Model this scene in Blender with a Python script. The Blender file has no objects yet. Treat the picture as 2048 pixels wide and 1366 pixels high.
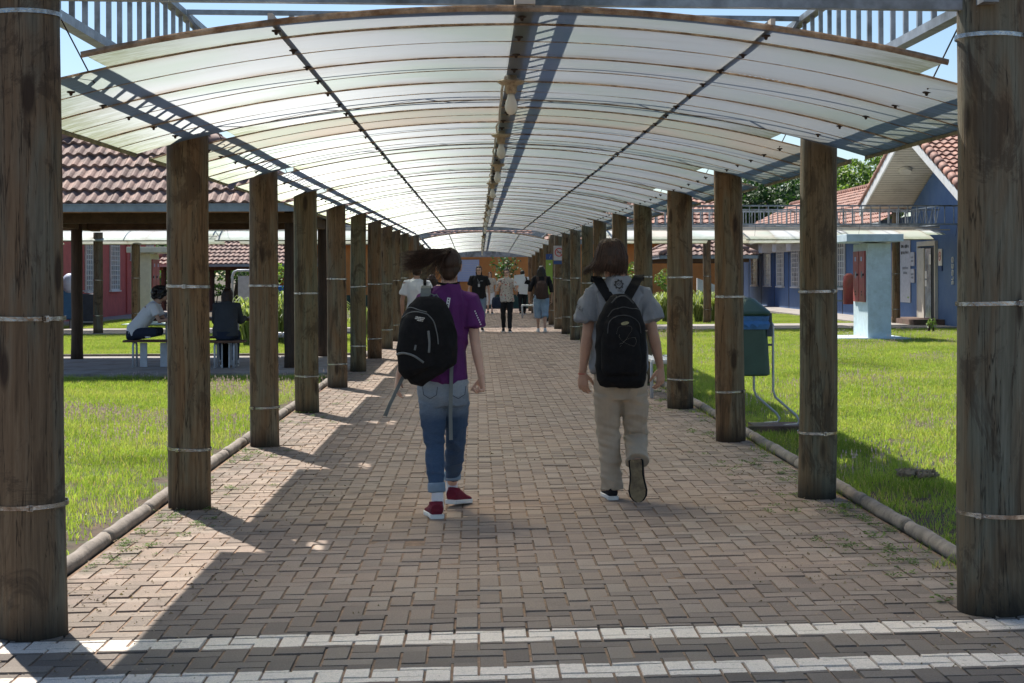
import bpy, bmesh, math, random
import numpy as np
from mathutils import Vector, Matrix, noise
from mathutils.bvhtree import BVHTree
R = math.radians; PI = math.pi
random.seed(7); rng = np.random.default_rng(7)
sc = bpy.context.scene
COL = sc.collection

# ------------------------------------------------------------------ camera
F = 3250.0; HY = 551.0; YAW = math.atan(69/3250.0); ROLL = -0.0035
cam = bpy.data.objects.new('camera', bpy.data.cameras.new('camera')); COL.objects.link(cam)
cam.data.sensor_width = 36; cam.data.lens = 36*F/2048
cam.data.shift_y = (HY-683)/2048
cam.data.clip_end = 2000; cam.data.clip_start = 0.05
CM = Matrix.Rotation(-YAW, 4, 'Z') @ Matrix.Rotation(PI/2, 4, 'X') @ Matrix.Rotation(ROLL, 4, 'Z')
CAM = Vector((0, 0, 1.47))
cam.matrix_world = Matrix.Translation(CAM) @ CM
sc.camera = cam
def at(px, py, Y):
    d = CM.to_3x3() @ Vector(((px-1024)/F, (HY-py)/F, -1))
    return CAM + d*(Y/d.y)
def gnd(px, py, z=0):
    d = CM.to_3x3() @ Vector(((px-1024)/F, (HY-py)/F, -1))
    return CAM + d*((z-CAM.z)/d.z)

# ------------------------------------------------------------------ world and sun
SAZ, SEL = math.atan2(-.45, .89), R(52.5)
w = bpy.data.worlds.new('World'); sc.world = w; w.use_nodes = True
nt = w.node_tree; nt.nodes.clear()
sky = nt.nodes.new('ShaderNodeTexSky'); sky.sky_type = 'NISHITA'; sky.sun_disc = False
sky.sun_elevation = SEL; sky.sun_rotation = SAZ; sky.air_density = 1.0; sky.dust_density = .4; sky.ozone_density = 3.5
bg = nt.nodes.new('ShaderNodeBackground'); bg.inputs[1].default_value = 0.078
wo = nt.nodes.new('ShaderNodeOutputWorld')
hs = nt.nodes.new('ShaderNodeHueSaturation'); hs.inputs['Saturation'].default_value = 1.02
nt.links.new(sky.outputs[0], hs.inputs['Color']); nt.links.new(hs.outputs[0], bg.inputs[0]); nt.links.new(bg.outputs[0], wo.inputs[0])
sl = bpy.data.lights.new('sun', 'SUN'); sl.energy = 4.8; sl.angle = R(0.53); sl.color = (1, .955, .89)
so = bpy.data.objects.new('sun', sl); COL.objects.link(so)
SD = Vector((math.sin(SAZ)*math.cos(SEL), math.cos(SAZ)*math.cos(SEL), math.sin(SEL)))
so.rotation_euler = SD.to_track_quat('Z', 'Y').to_euler(); so.location = (0, 0, 30)
sc.view_settings.view_transform = 'Standard'; sc.view_settings.look = 'None'
sc.view_settings.gamma = 1; sc.view_settings.exposure = 0.80
sc.cycles.use_denoising = True
sc.cycles.max_bounces = 8; sc.cycles.transmission_bounces = 6; sc.cycles.transparent_max_bounces = 6
sc.cycles.caustics_refractive = True; sc.cycles.sample_clamp_indirect = 6

# ------------------------------------------------------------------ materials
class NT:
    def __init__(s, name):
        s.m = bpy.data.materials.new(name); s.m.use_nodes = True
        s.t = s.m.node_tree; s.n = s.t.nodes; s.b = s.n['Principled BSDF']; s.out = s.n['Material Output']
    def new(s, k, **kw):
        n = s.n.new(k)
        for a, v in kw.items(): setattr(n, a, v)
        return n
    def link(s, a, b): s.t.links.new(a, b)
    def coord(s, scale=(1,1,1), rnd=True, kind='Object'):
        tc = s.new('ShaderNodeTexCoord'); mp = s.new('ShaderNodeMapping'); mp.inputs['Scale'].default_value = scale
        src = tc.outputs[kind]
        if rnd:
            oi = s.new('ShaderNodeObjectInfo'); ad = s.new('ShaderNodeVectorMath', operation='ADD'); ml = s.new('ShaderNodeMath', operation='MULTIPLY')
            ml.inputs[1].default_value = 73.0; s.link(oi.outputs['Random'], ml.inputs[0])
            s.link(src, ad.inputs[0]); s.link(ml.outputs[0], ad.inputs[1]); src = ad.outputs[0]
        s.link(src, mp.inputs['Vector']); return mp.outputs[0]
    def noise(s, vec, scale, detail=4, rough=.6, dist=0):
        n = s.new('ShaderNodeTexNoise'); n.inputs['Scale'].default_value = scale; n.inputs['Detail'].default_value = detail
        n.inputs['Roughness'].default_value = rough; n.inputs['Distortion'].default_value = dist
        s.link(vec, n.inputs['Vector']); return n.outputs['Fac']
    def ramp(s, fac, stops, interp='LINEAR'):
        r = s.new('ShaderNodeValToRGB'); r.color_ramp.interpolation = interp; e = r.color_ramp.elements
        while len(e) < len(stops): e.new(0.5)
        for i, (p, c) in enumerate(stops):
            e[i].position = p
            e[i].color = (c, c, c, 1) if isinstance(c, (int, float)) else (*c, 1)
        s.link(fac, r.inputs['Fac']); return r.outputs['Color']
    def mix(s, fac, a, b, mode='MIX'):
        m = s.new('ShaderNodeMix', data_type='RGBA', blend_type=mode)
        for sock, v in ((m.inputs[0], fac), (m.inputs[6], a), (m.inputs[7], b)):
            if isinstance(v, (int, float)): sock.default_value = v
            elif isinstance(v, tuple): sock.default_value = (*v, 1)
            else: s.link(v, sock)
        return m.outputs[2]
    def math(s, op, a, b=0.0, clamp=False):
        m = s.new('ShaderNodeMath', operation=op, use_clamp=clamp)
        for sock, v in ((m.inputs[0], a), (m.inputs[1], b)):
            if isinstance(v, (int, float)): sock.default_value = v
            else: s.link(v, sock)
        return m.outputs[0]
    def bump(s, h, strength=.3, dist=.01):
        b = s.new('ShaderNodeBump'); b.inputs['Strength'].default_value = strength; b.inputs['Distance'].default_value = dist
        s.link(h, b.inputs['Height']); s.link(b.outputs[0], s.b.inputs['Normal'])
    def col(s, c): s.link(c, s.b.inputs['Base Color'])
    def set(s, **kw):
        for k, v in kw.items(): s.b.inputs[k.replace('_', ' ')].default_value = v

def pm(name, c, rough=.6, metal=0, var=.25, scale=6, bump=.15, stretch=(1,1,1), dirt=None, dirt_scale=2, attr=None, spec=.5, fine=0):
    """painted / plain surface: two octaves of tone variation, optional dirt patches, optional per-face tone attribute"""
    n = NT(name); v = n.coord(stretch)
    f = n.noise(v, scale, 6, .65)
    lo = tuple(x*(1-var) for x in c); hi = tuple(min(1, x*(1+var)) for x in c)
    base = n.ramp(f, [(.3, lo), (.7, hi)])
    if attr:
        a = n.new('ShaderNodeAttribute', attribute_name=attr)
        base = n.mix(1.0, base, n.ramp(a.outputs['Fac'], [(0, (.62,.6,.6)), (.5, (1,1,1)), (1, (1.35,1.3,1.22))]), 'MULTIPLY')
    if dirt:
        d = n.noise(n.coord((1,1,1)), dirt_scale, 5, .7)
        base = n.mix(n.ramp(d, [(.48, 0), (.68, 1)]), base, dirt)
    n.col(base); n.set(Roughness=rough, Metallic=metal, Specular_IOR_Level=spec)
    if bump: n.bump(n.noise(v, fine or scale*6, 4, .6), bump, .004)
    return n.m

M = {}
# weathered treated timber
def wood(name, tone):
    n = NT(name)
    g = n.noise(n.coord((26, 26, 1.15)), 1.6, 8, .74, .35)
    p = n.noise(n.coord((5, 5, .8)), 1.3, 4, .6, .6)
    q = n.noise(n.coord((9, 9, 1.1)), 1.0, 5, .6, 1.0)
    base = n.ramp(g, [(.25, (.10,.064,.038)), (.50, (.18,.118,.070)), (.78, (.26,.19,.12))])
    base = n.mix(n.ramp(p, [(.45, 0), (.62, .75)]), base, n.ramp(g, [(.3, (.09,.085,.062)), (.7, (.24,.23,.18))]))
    base = n.mix(n.ramp(q, [(.56, 0), (.66, .65)]), base, (.06,.036,.022))
    cr = n.noise(n.coord((15, 15, .55)), 1.0, 5, .6, .35)
    crk = n.ramp(cr, [(.492, 0), (.498, 1), (.502, 1), (.508, 0)])
    base = n.mix(n.math('MULTIPLY', crk, .8), base, (.012,.008,.006))
    kv = n.new('ShaderNodeTexVoronoi'); kv.inputs['Scale'].default_value = 1.0; n.link(n.coord((5, 5, 1.6)), kv.inputs['Vector']); base = n.mix(n.ramp(kv.outputs['Distance'], [(.10, .85), (.17, 0)]), base, (.035,.021,.014))
    stn = n.noise(n.coord((2.4, 2.4, 1.5)), 1.2, 7, .75, .8); base = n.mix(n.ramp(stn, [(.54, 0), (.60, .6)]), base, (.055,.036,.025))
    sp = n.noise(n.coord((4, 4, 3.2)), 4, 6, .8); base = n.mix(n.ramp(sp, [(.66, 0), (.74, .35)]), base, (.33,.31,.27))
    tc = n.new('ShaderNodeTexCoord'); sx = n.new('ShaderNodeSeparateXYZ'); n.link(tc.outputs['Object'], sx.inputs[0])
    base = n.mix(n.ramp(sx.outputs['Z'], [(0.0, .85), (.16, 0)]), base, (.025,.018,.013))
    oi = n.new('ShaderNodeObjectInfo'); base = n.mix(.8, base, n.ramp(oi.outputs['Random'], [(0, (.78,.80,.78)), (.25, (1.08,1.0,.90)), (.5, (.88,.97,.93)), (.75, (1.12,1.0,.86)), (1, (.85,.80,.76))]), 'MULTIPLY')
    base = n.mix(1.0, base, tone, 'MULTIPLY')
    n.col(base); n.set(Roughness=.82, Specular_IOR_Level=.25)
    n.bump(n.math('SUBTRACT', g, n.math('MULTIPLY', crk, 1.2)), .6, .005); return n.m
M['wood'] = wood('post_wood', (.98,1.03,1.05)); M['wood_grey'] = wood('post_wood_grey', (.88,1.0,1.09)); M['wood_warm'] = wood('post_wood_warm', (1.04,.98,.92)); M['wood_green'] = wood('post_wood_green', (.88,.97,.93))

M['strap'] = pm('galvanised_strap', (.36,.36,.37), .22, 1.0, .5, 14, .5, dirt=(.16,.12,.09), dirt_scale=9)
M['steel'] = pm('galvanised_steel', (.31,.33,.35), .5, .5, .3, 9, .1, dirt=(.12,.12,.11))
M['steel_light'] = pm('pale_steel', (.42,.44,.46), .5, .4, .2, 9, .1)
M['tan_beam'] = pm('stained_beam', (.56,.49,.40), .7, 0, .2, 7, .1, stretch=(1,.3,1))
M['rust'] = pm('rusty_bolt', (.05,.035,.028), .8, .2, .3, 30, .3)
M['joint'] = pm('dirty_joint_strip', (.50,.42,.33), .75, 0, .4, 5, .2, dirt=(.22,.14,.085), dirt_scale=4)

n = NT('translucent_joint'); c = n.ramp(n.noise(n.coord((4, 4, 4)), 3, 6, .7), [(.35, (.30,.20,.12)), (.65, (.66,.56,.44))]); tr = n.new('ShaderNodeBsdfTranslucent'); di = n.new('ShaderNodeBsdfDiffuse'); m1 = n.new('ShaderNodeMixShader'); m1.inputs[0].default_value = .6
n.link(c, tr.inputs['Color']); n.link(c, di.inputs['Color']); n.link(di.outputs[0], m1.inputs[1]); n.link(tr.outputs[0], m1.inputs[2]); n.link(m1.outputs[0], n.out.inputs['Surface']); M['joint'] = n.m

# polycarbonate sheet: milky, streaked along its flutes, algae and rust at the edges
def poly(name, tint, clear, tl=.66, down=.60):
    n = NT(name)
    st = n.noise(n.coord((.7, 55, .7)), 1.0, 5, .7)
    st2 = n.noise(n.coord((1.2, 7, 1.2)), 1.0, 5, .65)
    pat = n.noise(n.coord((.6, .6, .6)), 1.6, 3, .5)
    c = n.mix(n.ramp(st, [(.35, .0), (.75, .35)]), tint, (.66,.67,.66))
    c = n.mix(n.ramp(st2, [(.55, 0), (.78, .5)]), c, (.58,.56,.49))
    c = n.mix(n.ramp(pat, [(.45, 0), (.62, .55)]), c, (.58,.70,.57))
    a = n.new('ShaderNodeAttribute', attribute_name='edge')
    en = n.noise(n.coord((3, 14, 3)), 2.0, 6, .75)
    mold = n.math('MULTIPLY', a.outputs['Fac'], n.ramp(en, [(.38, 0), (.56, 1)]), True)
    c = n.mix(mold, c, (.20,.19,.075))
    aj = n.new('ShaderNodeAttribute', attribute_name='jn'); jn_ = n.noise(n.coord((1.1, 5, 1.1)), 1.6, 6, .75)
    c = n.mix(n.math('MULTIPLY', n.math('POWER', aj.outputs['Fac'], 2.2), n.ramp(jn_, [(.38, 0), (.66, .9)]), True), c, (.38,.27,.17))
    sp_ = n.noise(n.coord((1, 1, 1)), 5.0, 8, .8); c = n.mix(n.ramp(sp_, [(.62, 0), (.74, .55)]), c, (.42,.40,.32))
    gr = n.math('MULTIPLY', a.outputs['Fac'], .38, True); c = n.mix(gr, c, (.56,.66,.46))
    di = n.new('ShaderNodeBsdfDiffuse'); tr = n.new('ShaderNodeBsdfTranslucent'); rf = n.new('ShaderNodeBsdfRefraction')
    gl = n.new('ShaderNodeBsdfGlossy'); gl.inputs['Roughness'].default_value = .35; gl.inputs['Color'].default_value = (.8,.85,.9,1)
    rf.inputs['IOR'].default_value = .72; rf.inputs['Roughness'].default_value = .5
    rg = n.new('ShaderNodeBsdfRefraction'); rg.inputs['IOR'].default_value = 1.45; rg.inputs['Roughness'].default_value = .7
    for x in (di, tr): n.link(n.mix(1.0, c, (.86,.88,.90), 'MULTIPLY'), x.inputs['Color'])
    n.link(n.mix(1.0, c, (1.22,1.16,1.08), 'MULTIPLY'), rg.inputs['Color'])
    n.link(n.mix(1.0, c, (.97,.98,1.0), 'MULTIPLY'), rf.inputs['Color'])
    m1 = n.new('ShaderNodeMixShader'); m1.inputs[0].default_value = tl; n.link(di.outputs[0], m1.inputs[1]); n.link(tr.outputs[0], m1.inputs[2])
    m2 = n.new('ShaderNodeMixShader'); m2.inputs[0].default_value = clear; n.link(m1.outputs[0], m2.inputs[1]); n.link(rf.outputs[0], m2.inputs[2])
    m4 = n.new('ShaderNodeMixShader'); m4.inputs[0].default_value = down; n.link(m2.outputs[0], m4.inputs[1]); n.link(rg.outputs[0], m4.inputs[2]); m2 = m4
    m3 = n.new('ShaderNodeMixShader'); m3.inputs[0].default_value = .06; n.link(m2.outputs[0], m3.inputs[1]); n.link(gl.outputs[0], m3.inputs[2])
    n.link(m3.outputs[0], n.out.inputs['Surface'])
    return n.m
M['poly'] = poly('polycarbonate_milky', (.74,.775,.775), .19)
M['poly_white'] = poly('polycarbonate_chalky', (.92,.92,.88), .02, .25, .08)
M['poly_tan'] = poly('polycarbonate_chalky_tan', (.90,.82,.68), .02, .25, .08)
M['poly_old'] = poly('polycarbonate_yellowed', (.76,.67,.54), .10)

# pavers
n = NT('paver')
a = n.new('ShaderNodeAttribute', attribute_name='rnd'); pos = n.new('ShaderNodeNewGeometry'); sx = n.new('ShaderNodeSeparateXYZ'); n.link(pos.outputs['Position'], sx.inputs[0])
v = n.coord((1,1,1), False)
big = n.noise(v, .8, 4, .6); fine = n.noise(v, 160, 3, .7); med = n.noise(v, 12, 5, .6)
base = n.ramp(a.outputs['Fac'], [(0, (.205,.158,.13)), (.25, (.282,.212,.168)), (.7, (.335,.248,.19)), (1, (.375,.298,.24))])
base = n.mix(n.ramp(big, [(.35, 0), (.65, .55)]), base, (.265,.215,.178))
base = n.mix(n.ramp(med, [(.5, 0), (.75, .35)]), base, (.33,.25,.19))
sh = n.math('SUBTRACT', sx.outputs['Y'], n.math('MULTIPLY', sx.outputs['X'], .07))     # rows run a little askew
ax = n.math('ABSOLUTE', n.math('SUBTRACT', sx.outputs['X'], .2)); edg = n.ramp(ax, [(.0, 0), (.6, 0), (1, 1)]); ex_ = n.math('MULTIPLY', n.math('SUBTRACT', ax, 1.35), 1.15, True)
gn = n.noise(v, 3.2, 7, .75)
base = n.mix(n.math('MULTIPLY', ex_, n.ramp(gn, [(.42, 0), (.60, .75)]), True), base, (.105,.098,.072))
base = n.mix(n.ramp(n.noise(v, 1.7, 7, .8), [(.60, 0), (.72, .5)]), base, (.14,.115,.095))
near = n.ramp(n.math('ADD', n.math('MULTIPLY', sh, .1), n.math('MULTIPLY', n.math('SUBTRACT', big, .5), .12)), [(.63, 1), (.80, 0)])
base = n.mix(near, base, n.ramp(a.outputs['Fac'], [(0, (.135,.112,.094)), (1, (.22,.185,.152))]))
wob = n.math('MULTIPLY', n.math('SUBTRACT', n.noise(v, 5, 5, .7), .5), .05)
def band(lo, hi):
    s_ = n.math('ADD', sh, wob)
    return n.math('MULTIPLY', n.math('GREATER_THAN', s_, lo), n.math('LESS_THAN', s_, hi))
bm = n.math('MAXIMUM', band(6.52, 6.72), band(5.92, 6.12))
wear = n.ramp(n.noise(v, 30, 6, .8), [(.32, .35), (.45, .97)])
base = n.mix(n.math('MULTIPLY', bm, wear), base, (.72,.635,.54))
base = n.mix(.6, base, n.ramp(fine, [(.3, (.55,.55,.55)), (.7, (1.3,1.3,1.3))]), 'MULTIPLY')
n.col(base); n.set(Roughness=.9, Specular_IOR_Level=.2); n.bump(n.math('ADD', fine, med), .35, .003); M['paver'] = n.m
M['sand'] = pm('joint_sand', (.23,.145,.09), .95, 0, .4, 20, .3, dirt=(.10,.07,.05), dirt_scale=9)
M['curb'] = pm('old_concrete_curb', (.28,.235,.195), .9, 0, .4, 14, .7, dirt=(.10,.085,.065), dirt_scale=7)
M['concrete'] = pm('concrete', (.33,.30,.27), .9, 0, .2, 5, .3, dirt=(.2,.17,.14))
M['soil'] = pm('lawn_soil', (.075,.048,.028), .95, 0, .6, 14, .9, dirt=(.06,.08,.025), dirt_scale=3)

def leafmat(name, c1, c2, trans=.5, rough=.5, c3=None):
    n = NT(name); g_ = n.new('ShaderNodeNewGeometry')
    v = n.coord((1,1,1), True); f = n.noise(v, 1.3, 3, .6)
    r_ = n.new('ShaderNodeAttribute', attribute_name='rnd')
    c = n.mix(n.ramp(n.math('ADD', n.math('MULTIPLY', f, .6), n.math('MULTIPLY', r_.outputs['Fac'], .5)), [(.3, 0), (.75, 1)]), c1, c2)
    bigw = n.new('ShaderNodeTexNoise'); bigw.inputs['Scale'].default_value = .55; bigw.inputs['Detail'].default_value = 6; n.link(g_.outputs['Position'], bigw.inputs['Vector'])
    if c3: c = n.mix(n.ramp(bigw.outputs['Fac'], [(.50, 0), (.66, .6)]), c, tuple(.55*q+.45*w_ for q, w_ in zip(c2, c3))); c = n.mix(n.ramp(bigw.outputs['Fac'], [(.34, .65), (.46, 0)]), c, tuple(.6*q for q in c1))
    if c3: c = n.mix(n.ramp(r_.outputs['Fac'], [(.9, 0), (.93, 1)]), c, c3)
    n.col(c); n.set(Roughness=rough, Specular_IOR_Level=.3)
    tr = n.new('ShaderNodeBsdfTranslucent'); n.link(n.mix(1.0, c, (1.5,1.55,.75), 'MULTIPLY'), tr.inputs['Color'])
    m = n.new('ShaderNodeMixShader'); m.inputs[0].default_value = trans
    n.link(n.b.outputs[0], m.inputs[1]); n.link(tr.outputs[0], m.inputs[2]); n.link(m.outputs[0], n.out.inputs['Surface'])
    return n.m
M['grass'] = leafmat('grass_blade', (.165,.25,.04), (.33,.42,.10), .5, .45, (.42,.36,.17))
M['leaf_dark'] = leafmat('leaf_dark', (.03,.075,.018), (.06,.13,.03), .3)
M['leaf_light'] = leafmat('leaf_light', (.09,.17,.03), (.18,.27,.05), .45)
M['leaf_pale'] = leafmat('leaf_pale', (.15,.22,.06), (.42,.46,.20), .4)
M['flower'] = leafmat('purple_flower', (.42,.30,.42), (.60,.48,.60), .3)
M['trunk'] = pm('bark', (.09,.065,.045), .9, 0, .4, 8, .8, stretch=(1,1,.2))

# ------------------------------------------------------------------ mesh helpers
def tag(o, label=None, cat=None, group=None, kind=None):
    if label: o['label'] = label
    if cat: o['category'] = cat
    if group: o['group'] = group
    if kind: o['kind'] = kind
    return o
def root(name, label, cat, loc=(0,0,0), group=None, rz=0):
    o = bpy.data.objects.new(name, None); o.empty_display_size = .2; o.location = loc; o.rotation_euler = (0,0,rz)
    COL.objects.link(o); return tag(o, label, cat, group)
def link_mesh(name, me, mat, parent=None, smooth=False, world=True):
    if mat is not None and not me.materials:
        for m_ in (mat if isinstance(mat, (list, tuple)) else [mat]): me.materials.append(M[m_] if isinstance(m_, str) else m_)
    if smooth and len(me.polygons): me.polygons.foreach_set('use_smooth', [True]*len(me.polygons))
    o = bpy.data.objects.new(name, me); COL.objects.link(o)
    if parent is not None:
        o.parent = parent
        if world:
            P = parent; off = Vector((0,0,0))
            while P is not None: off += P.location; P = P.parent
            me.transform(Matrix.Translation(-off))
    return o
def origin_to(o, p):
    p = Vector(p); o.data.transform(Matrix.Translation(-p)); o.location = p; return o
class MB:
    def __init__(s): s.v = []; s.f = []; s.mi = []; s.cur = 0; s.fa = []; s.ca = .5
    def add(s, vs, fs):
        b = len(s.v); s.v += [tuple(x) for x in vs]
        for f in fs: s.f.append(tuple(b+i for i in f)); s.mi.append(s.cur); s.fa.append(s.ca)
    def box(s, c, d, rz=0, mat=None):
        cx, cy, cz = c; hx, hy, hz = d[0]/2, d[1]/2, d[2]/2
        vs = [Vector((x*hx, y*hy, z*hz)) for x in (-1,1) for y in (-1,1) for z in (-1,1)]
        m = mat or Matrix.Rotation(rz, 3, 'Z')
        vs = [m @ v + Vector(c) for v in vs]
        s.add(vs, [(0,1,3,2),(4,6,7,5),(0,4,5,1),(2,3,7,6),(0,2,6,4),(1,5,7,3)])
    def bar(s, a, b, w, h=None, up=(0,0,1)):
        a = Vector(a); b = Vector(b); h = h or w; d = b-a; L = d.length
        if L < 1e-6: return
        d.normalize(); u = Vector(up)
        if abs(d.dot(u)) > .99: u = Vector((0,1,0))
        x = d.cross(u).normalized(); z = x.cross(d)
        m = Matrix((x, d, z)).transposed(); s.box((a+b)/2, (w, L, h), mat=m)
    def tube(s, pts, r, n=8, cap=True, ref=None):
        """pts: centres, r: radius, list of radii or list of (rx, ry)"""
        pts = [Vector(p) for p in pts]; k = len(pts)
        rs = r if isinstance(r, (list, tuple)) else [r]*k
        ref = Vector(ref) if ref is not None else None; rings = []; px = None
        for i, p in enumerate(pts):
            d = (pts[min(i+1,k-1)]-pts[max(i-1,0)])
            if d.length < 1e-9: d = Vector((0,0,1))
            d.normalize()
            if ref is not None: x = ref - d*ref.dot(d)
            elif px is not None: x = px - d*px.dot(d)
            else:
                a = Vector((1,0,0)) if abs(d.x) < .9 else Vector((0,1,0)); x = a - d*a.dot(d)
            x.normalize(); px = x; y = d.cross(x)
            rx, ry = rs[i] if isinstance(rs[i], (tuple, list)) else (rs[i], rs[i])
            rings.append([p + x*(rx*math.cos(2*PI*j/n)) + y*(ry*math.sin(2*PI*j/n)) for j in range(n)])
        vs = [v for ring in rings for v in ring]
        fs = [(i*n+j, i*n+(j+1)%n, (i+1)*n+(j+1)%n, (i+1)*n+j) for i in range(k-1) for j in range(n)]
        if cap: fs += [tuple(range(n-1,-1,-1)), tuple((k-1)*n+j for j in range(n))]
        s.add(vs, fs)
    def ball(s, c, r, n=12, m=8, mat=None):
        c = Vector(c); rx, ry, rz = r if isinstance(r, (tuple, list)) else (r, r, r)
        vs = []; mat = mat or Matrix.Identity(3)
        for i in range(1, m):
            t = PI*i/m
            for j in range(n):
                a = 2*PI*j/n; vs.append(c + mat @ Vector((rx*math.sin(t)*math.cos(a), ry*math.sin(t)*math.sin(a), rz*math.cos(t))))
        vs += [c + mat @ Vector((0,0,rz)), c - mat @ Vector((0,0,rz))]; T = len(vs)-2
        fs = [(i*n+j, (i+1)*n+j, (i+1)*n+(j+1)%n, i*n+(j+1)%n) for i in range(m-2) for j in range(n)]
        fs += [(T, j, (j+1)%n) for j in range(n)] + [(T+1, (m-2)*n+(j+1)%n, (m-2)*n+j) for j in range(n)]
        s.add(vs, fs)
    def lathe(s, prof, c=(0,0,0), n=20):
        c = Vector(c); k = len(prof)
        vs = [c + Vector((r*math.cos(2*PI*j/n), r*math.sin(2*PI*j/n), z)) for r, z in prof for j in range(n)]
        fs = [(i*n+j, i*n+(j+1)%n, (i+1)*n+(j+1)%n, (i+1)*n+j) for i in range(k-1) for j in range(n)]
        fs += [tuple(range(n-1,-1,-1)), tuple((k-1)*n+j for j in range(n))]
        s.add(vs, fs)
    def prism(s, poly, a, b):
        """polygon (list of 3D points) extruded by vector b-a"""
        e = Vector(b)-Vector(a); n = len(poly); p = [Vector(q) for q in poly]
        s.add(p+[q+e for q in p], [tuple(range(n-1,-1,-1)), tuple(range(n,2*n))]+[(i,(i+1)%n,n+(i+1)%n,n+i) for i in range(n)])
    def mesh(s, name='m'):
        me = bpy.data.meshes.new(name); me.from_pydata(s.v, [], s.f)
        if any(s.mi): me.polygons.foreach_set('material_index', s.mi)
        if len(set(s.fa)) > 1:
            at_ = me.attributes.new('rnd', 'FLOAT', 'FACE'); at_.data.foreach_set('value', s.fa)
        me.update(); return me
    def build(s, name, mat, parent=None, smooth=False, world=True, fix=False):
        me = s.mesh(name)
        if fix:
            b = bmesh.new(); b.from_mesh(me); bmesh.ops.recalc_face_normals(b, faces=b.faces); b.to_mesh(me); b.free()
        return link_mesh(name, me, mat, parent, smooth, world)
def bevel(o, w=.004, seg=2):
    m = o.modifiers.new('bevel', 'BEVEL'); m.width = w; m.segments = seg; m.limit_method = 'ANGLE'; m.angle_limit = R(40)
    return o
# ------------------------------------------------------------------ paved path (real pavers, 10 x 20 cm, herringbone)
XC = .2; SK = .07; NZ0 = noise.noise
def S(x, y): return y + SK*(x-XC)
def herring(x0, x1, y0, y1, V, Fc, A, ox=0):
    c = .1; i0, i1 = int(math.floor(x0/c)), int(math.ceil(x1/c)); j0, j1 = int(math.floor(y0/c)), int(math.ceil(y1/c))
    for i in range(i0-1, i1+1):
        for j in range(j0-1, j1+1):
            d = (i-j) % 4
            if d == 0: a, b, w_, h_ = i*c, j*c, .2, .1
            elif d == 3: a, b, w_, h_ = i*c, j*c, .1, .2
            else: continue
            a0, a1, b0, b1 = max(a, x0), min(a+w_, x1), max(b, y0), min(b+h_, y1)
            if a1-a0 < .03 or b1-b0 < .03: continue
            g = .0023; t = .004; far = b > 30
            z = random.gauss(0, .0018)-.004*max(0, NZ0(Vector((a*.9, b*.9, 0)))); tx, ty = random.gauss(0, .012), random.gauss(0, .012); jx, jy = random.gauss(0,.0006), random.gauss(0,.0006)
            cx, cy = (a0+a1)/2, (b0+b1)/2; k = len(V)
            zz = lambda x, y: z + tx*(x-cx)*.5 + ty*(y-cy)*.5
            for gg, dz in ((g, -.012), (g+t, 0)):
                for x, y in ((a0+gg,b0+gg),(a1-gg,b0+gg),(a1-gg,b1-gg),(a0+gg,b1-gg)):
                    zt = zz(x, y)+dz if dz == 0 else -.014
                    V.append((x+jx, S(x+jx, y+jy), zt))
            Fc += [(k+4,k+5,k+6,k+7),(k,k+1,k+5,k+4),(k+1,k+2,k+6,k+5),(k+2,k+3,k+7,k+6),(k+3,k,k+4,k+7)]
            rv = random.random(); A += [rv]*5
V, Fc, A = [], [], []
herring(-2.0, 2.4, 6.75, 72, V, Fc, A)
herring(-3.6, 4.2, 4.3, 6.75, V, Fc, A)
me = bpy.data.meshes.new('path'); me.from_pydata(V, [], Fc)
aa = me.attributes.new('rnd', 'FLOAT', 'FACE'); aa.data.foreach_set('value', A); me.update()
tag(link_mesh('path', me, 'paver'), kind='structure')
mb = MB(); mb.add([(-2.02,6.7,-.006),(2.42,6.9,-.006),(2.42,73,-.006),(-2.02,72.7,-.006)], [(0,1,2,3)])
mb.add([(-9,-3,-.0065),(9,-3,-.0065),(9,7.35,-.0065),(-9,6.1,-.0065)], [(0,1,2,3)])
tag(mb.build('path_bedding', 'sand'), kind='structure')

# ground sheet
mb = MB(); n_ = 60
xs = np.concatenate([np.linspace(-400,-20,12), np.linspace(-18,18,49), np.linspace(20,400,12)])
ys = np.concatenate([np.linspace(-30,0,5), np.linspace(1,70,70), np.linspace(75,900,14)])
vs = []
for y in ys:
    for x in xs:
        inp = -2.15 < x < 2.6 and y > 5.5
        z = -.03 + .018*noise.noise(Vector((x*.4, y*.4, 0)))
        if y < 8: z = -.035
        vs.append((x, y, z))
nx = len(xs); mb.add(vs, [(j*nx+i, j*nx+i+1, (j+1)*nx+i+1, (j+1)*nx+i) for j in range(len(ys)-1) for i in range(nx-1)])
tag(mb.build('ground', 'soil', smooth=True), kind='structure')

# crossing path, pavilion pad and building pavement
def pad(name, pts, z, mat, depth=.10):
    mb = MB(); p = [Vector((x, y, z-depth)) for x, y in pts]; mb.prism(p, (0,0,0), (0,0,depth))
    return tag(mb.build(name, mat, fix=True), kind='structure')
pad('pavement', [(-40,39.6),(-2.05,42.4),(-2.05,46.4),(-40,43.8)], .02, 'concrete')
pad('pavement', [(2.42,43.2),(13.2,44.2),(13.2,48.6),(2.42,47.2)], .02, 'concrete')
pad('pavement', [(11.6,48.6),(13.3,48.6),(13.3,84),(11.6,84)], .03, 'concrete')
pad('pavement', [(-12.2,48),(-13.4,48),(-13.4,72),(-12.2,72)], .03, 'concrete')
mb = MB(); mb.prism([Vector(p) for p in ((-9.2,24.3,-.06),(-2.06,24.3,-.06),(-2.06,29.6,-.06),(-9.2,29.6,-.06))], (0,0,0), (0,0,.09))
tag(mb.build('pavement', 'concrete', fix=True), kind='structure')
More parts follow.
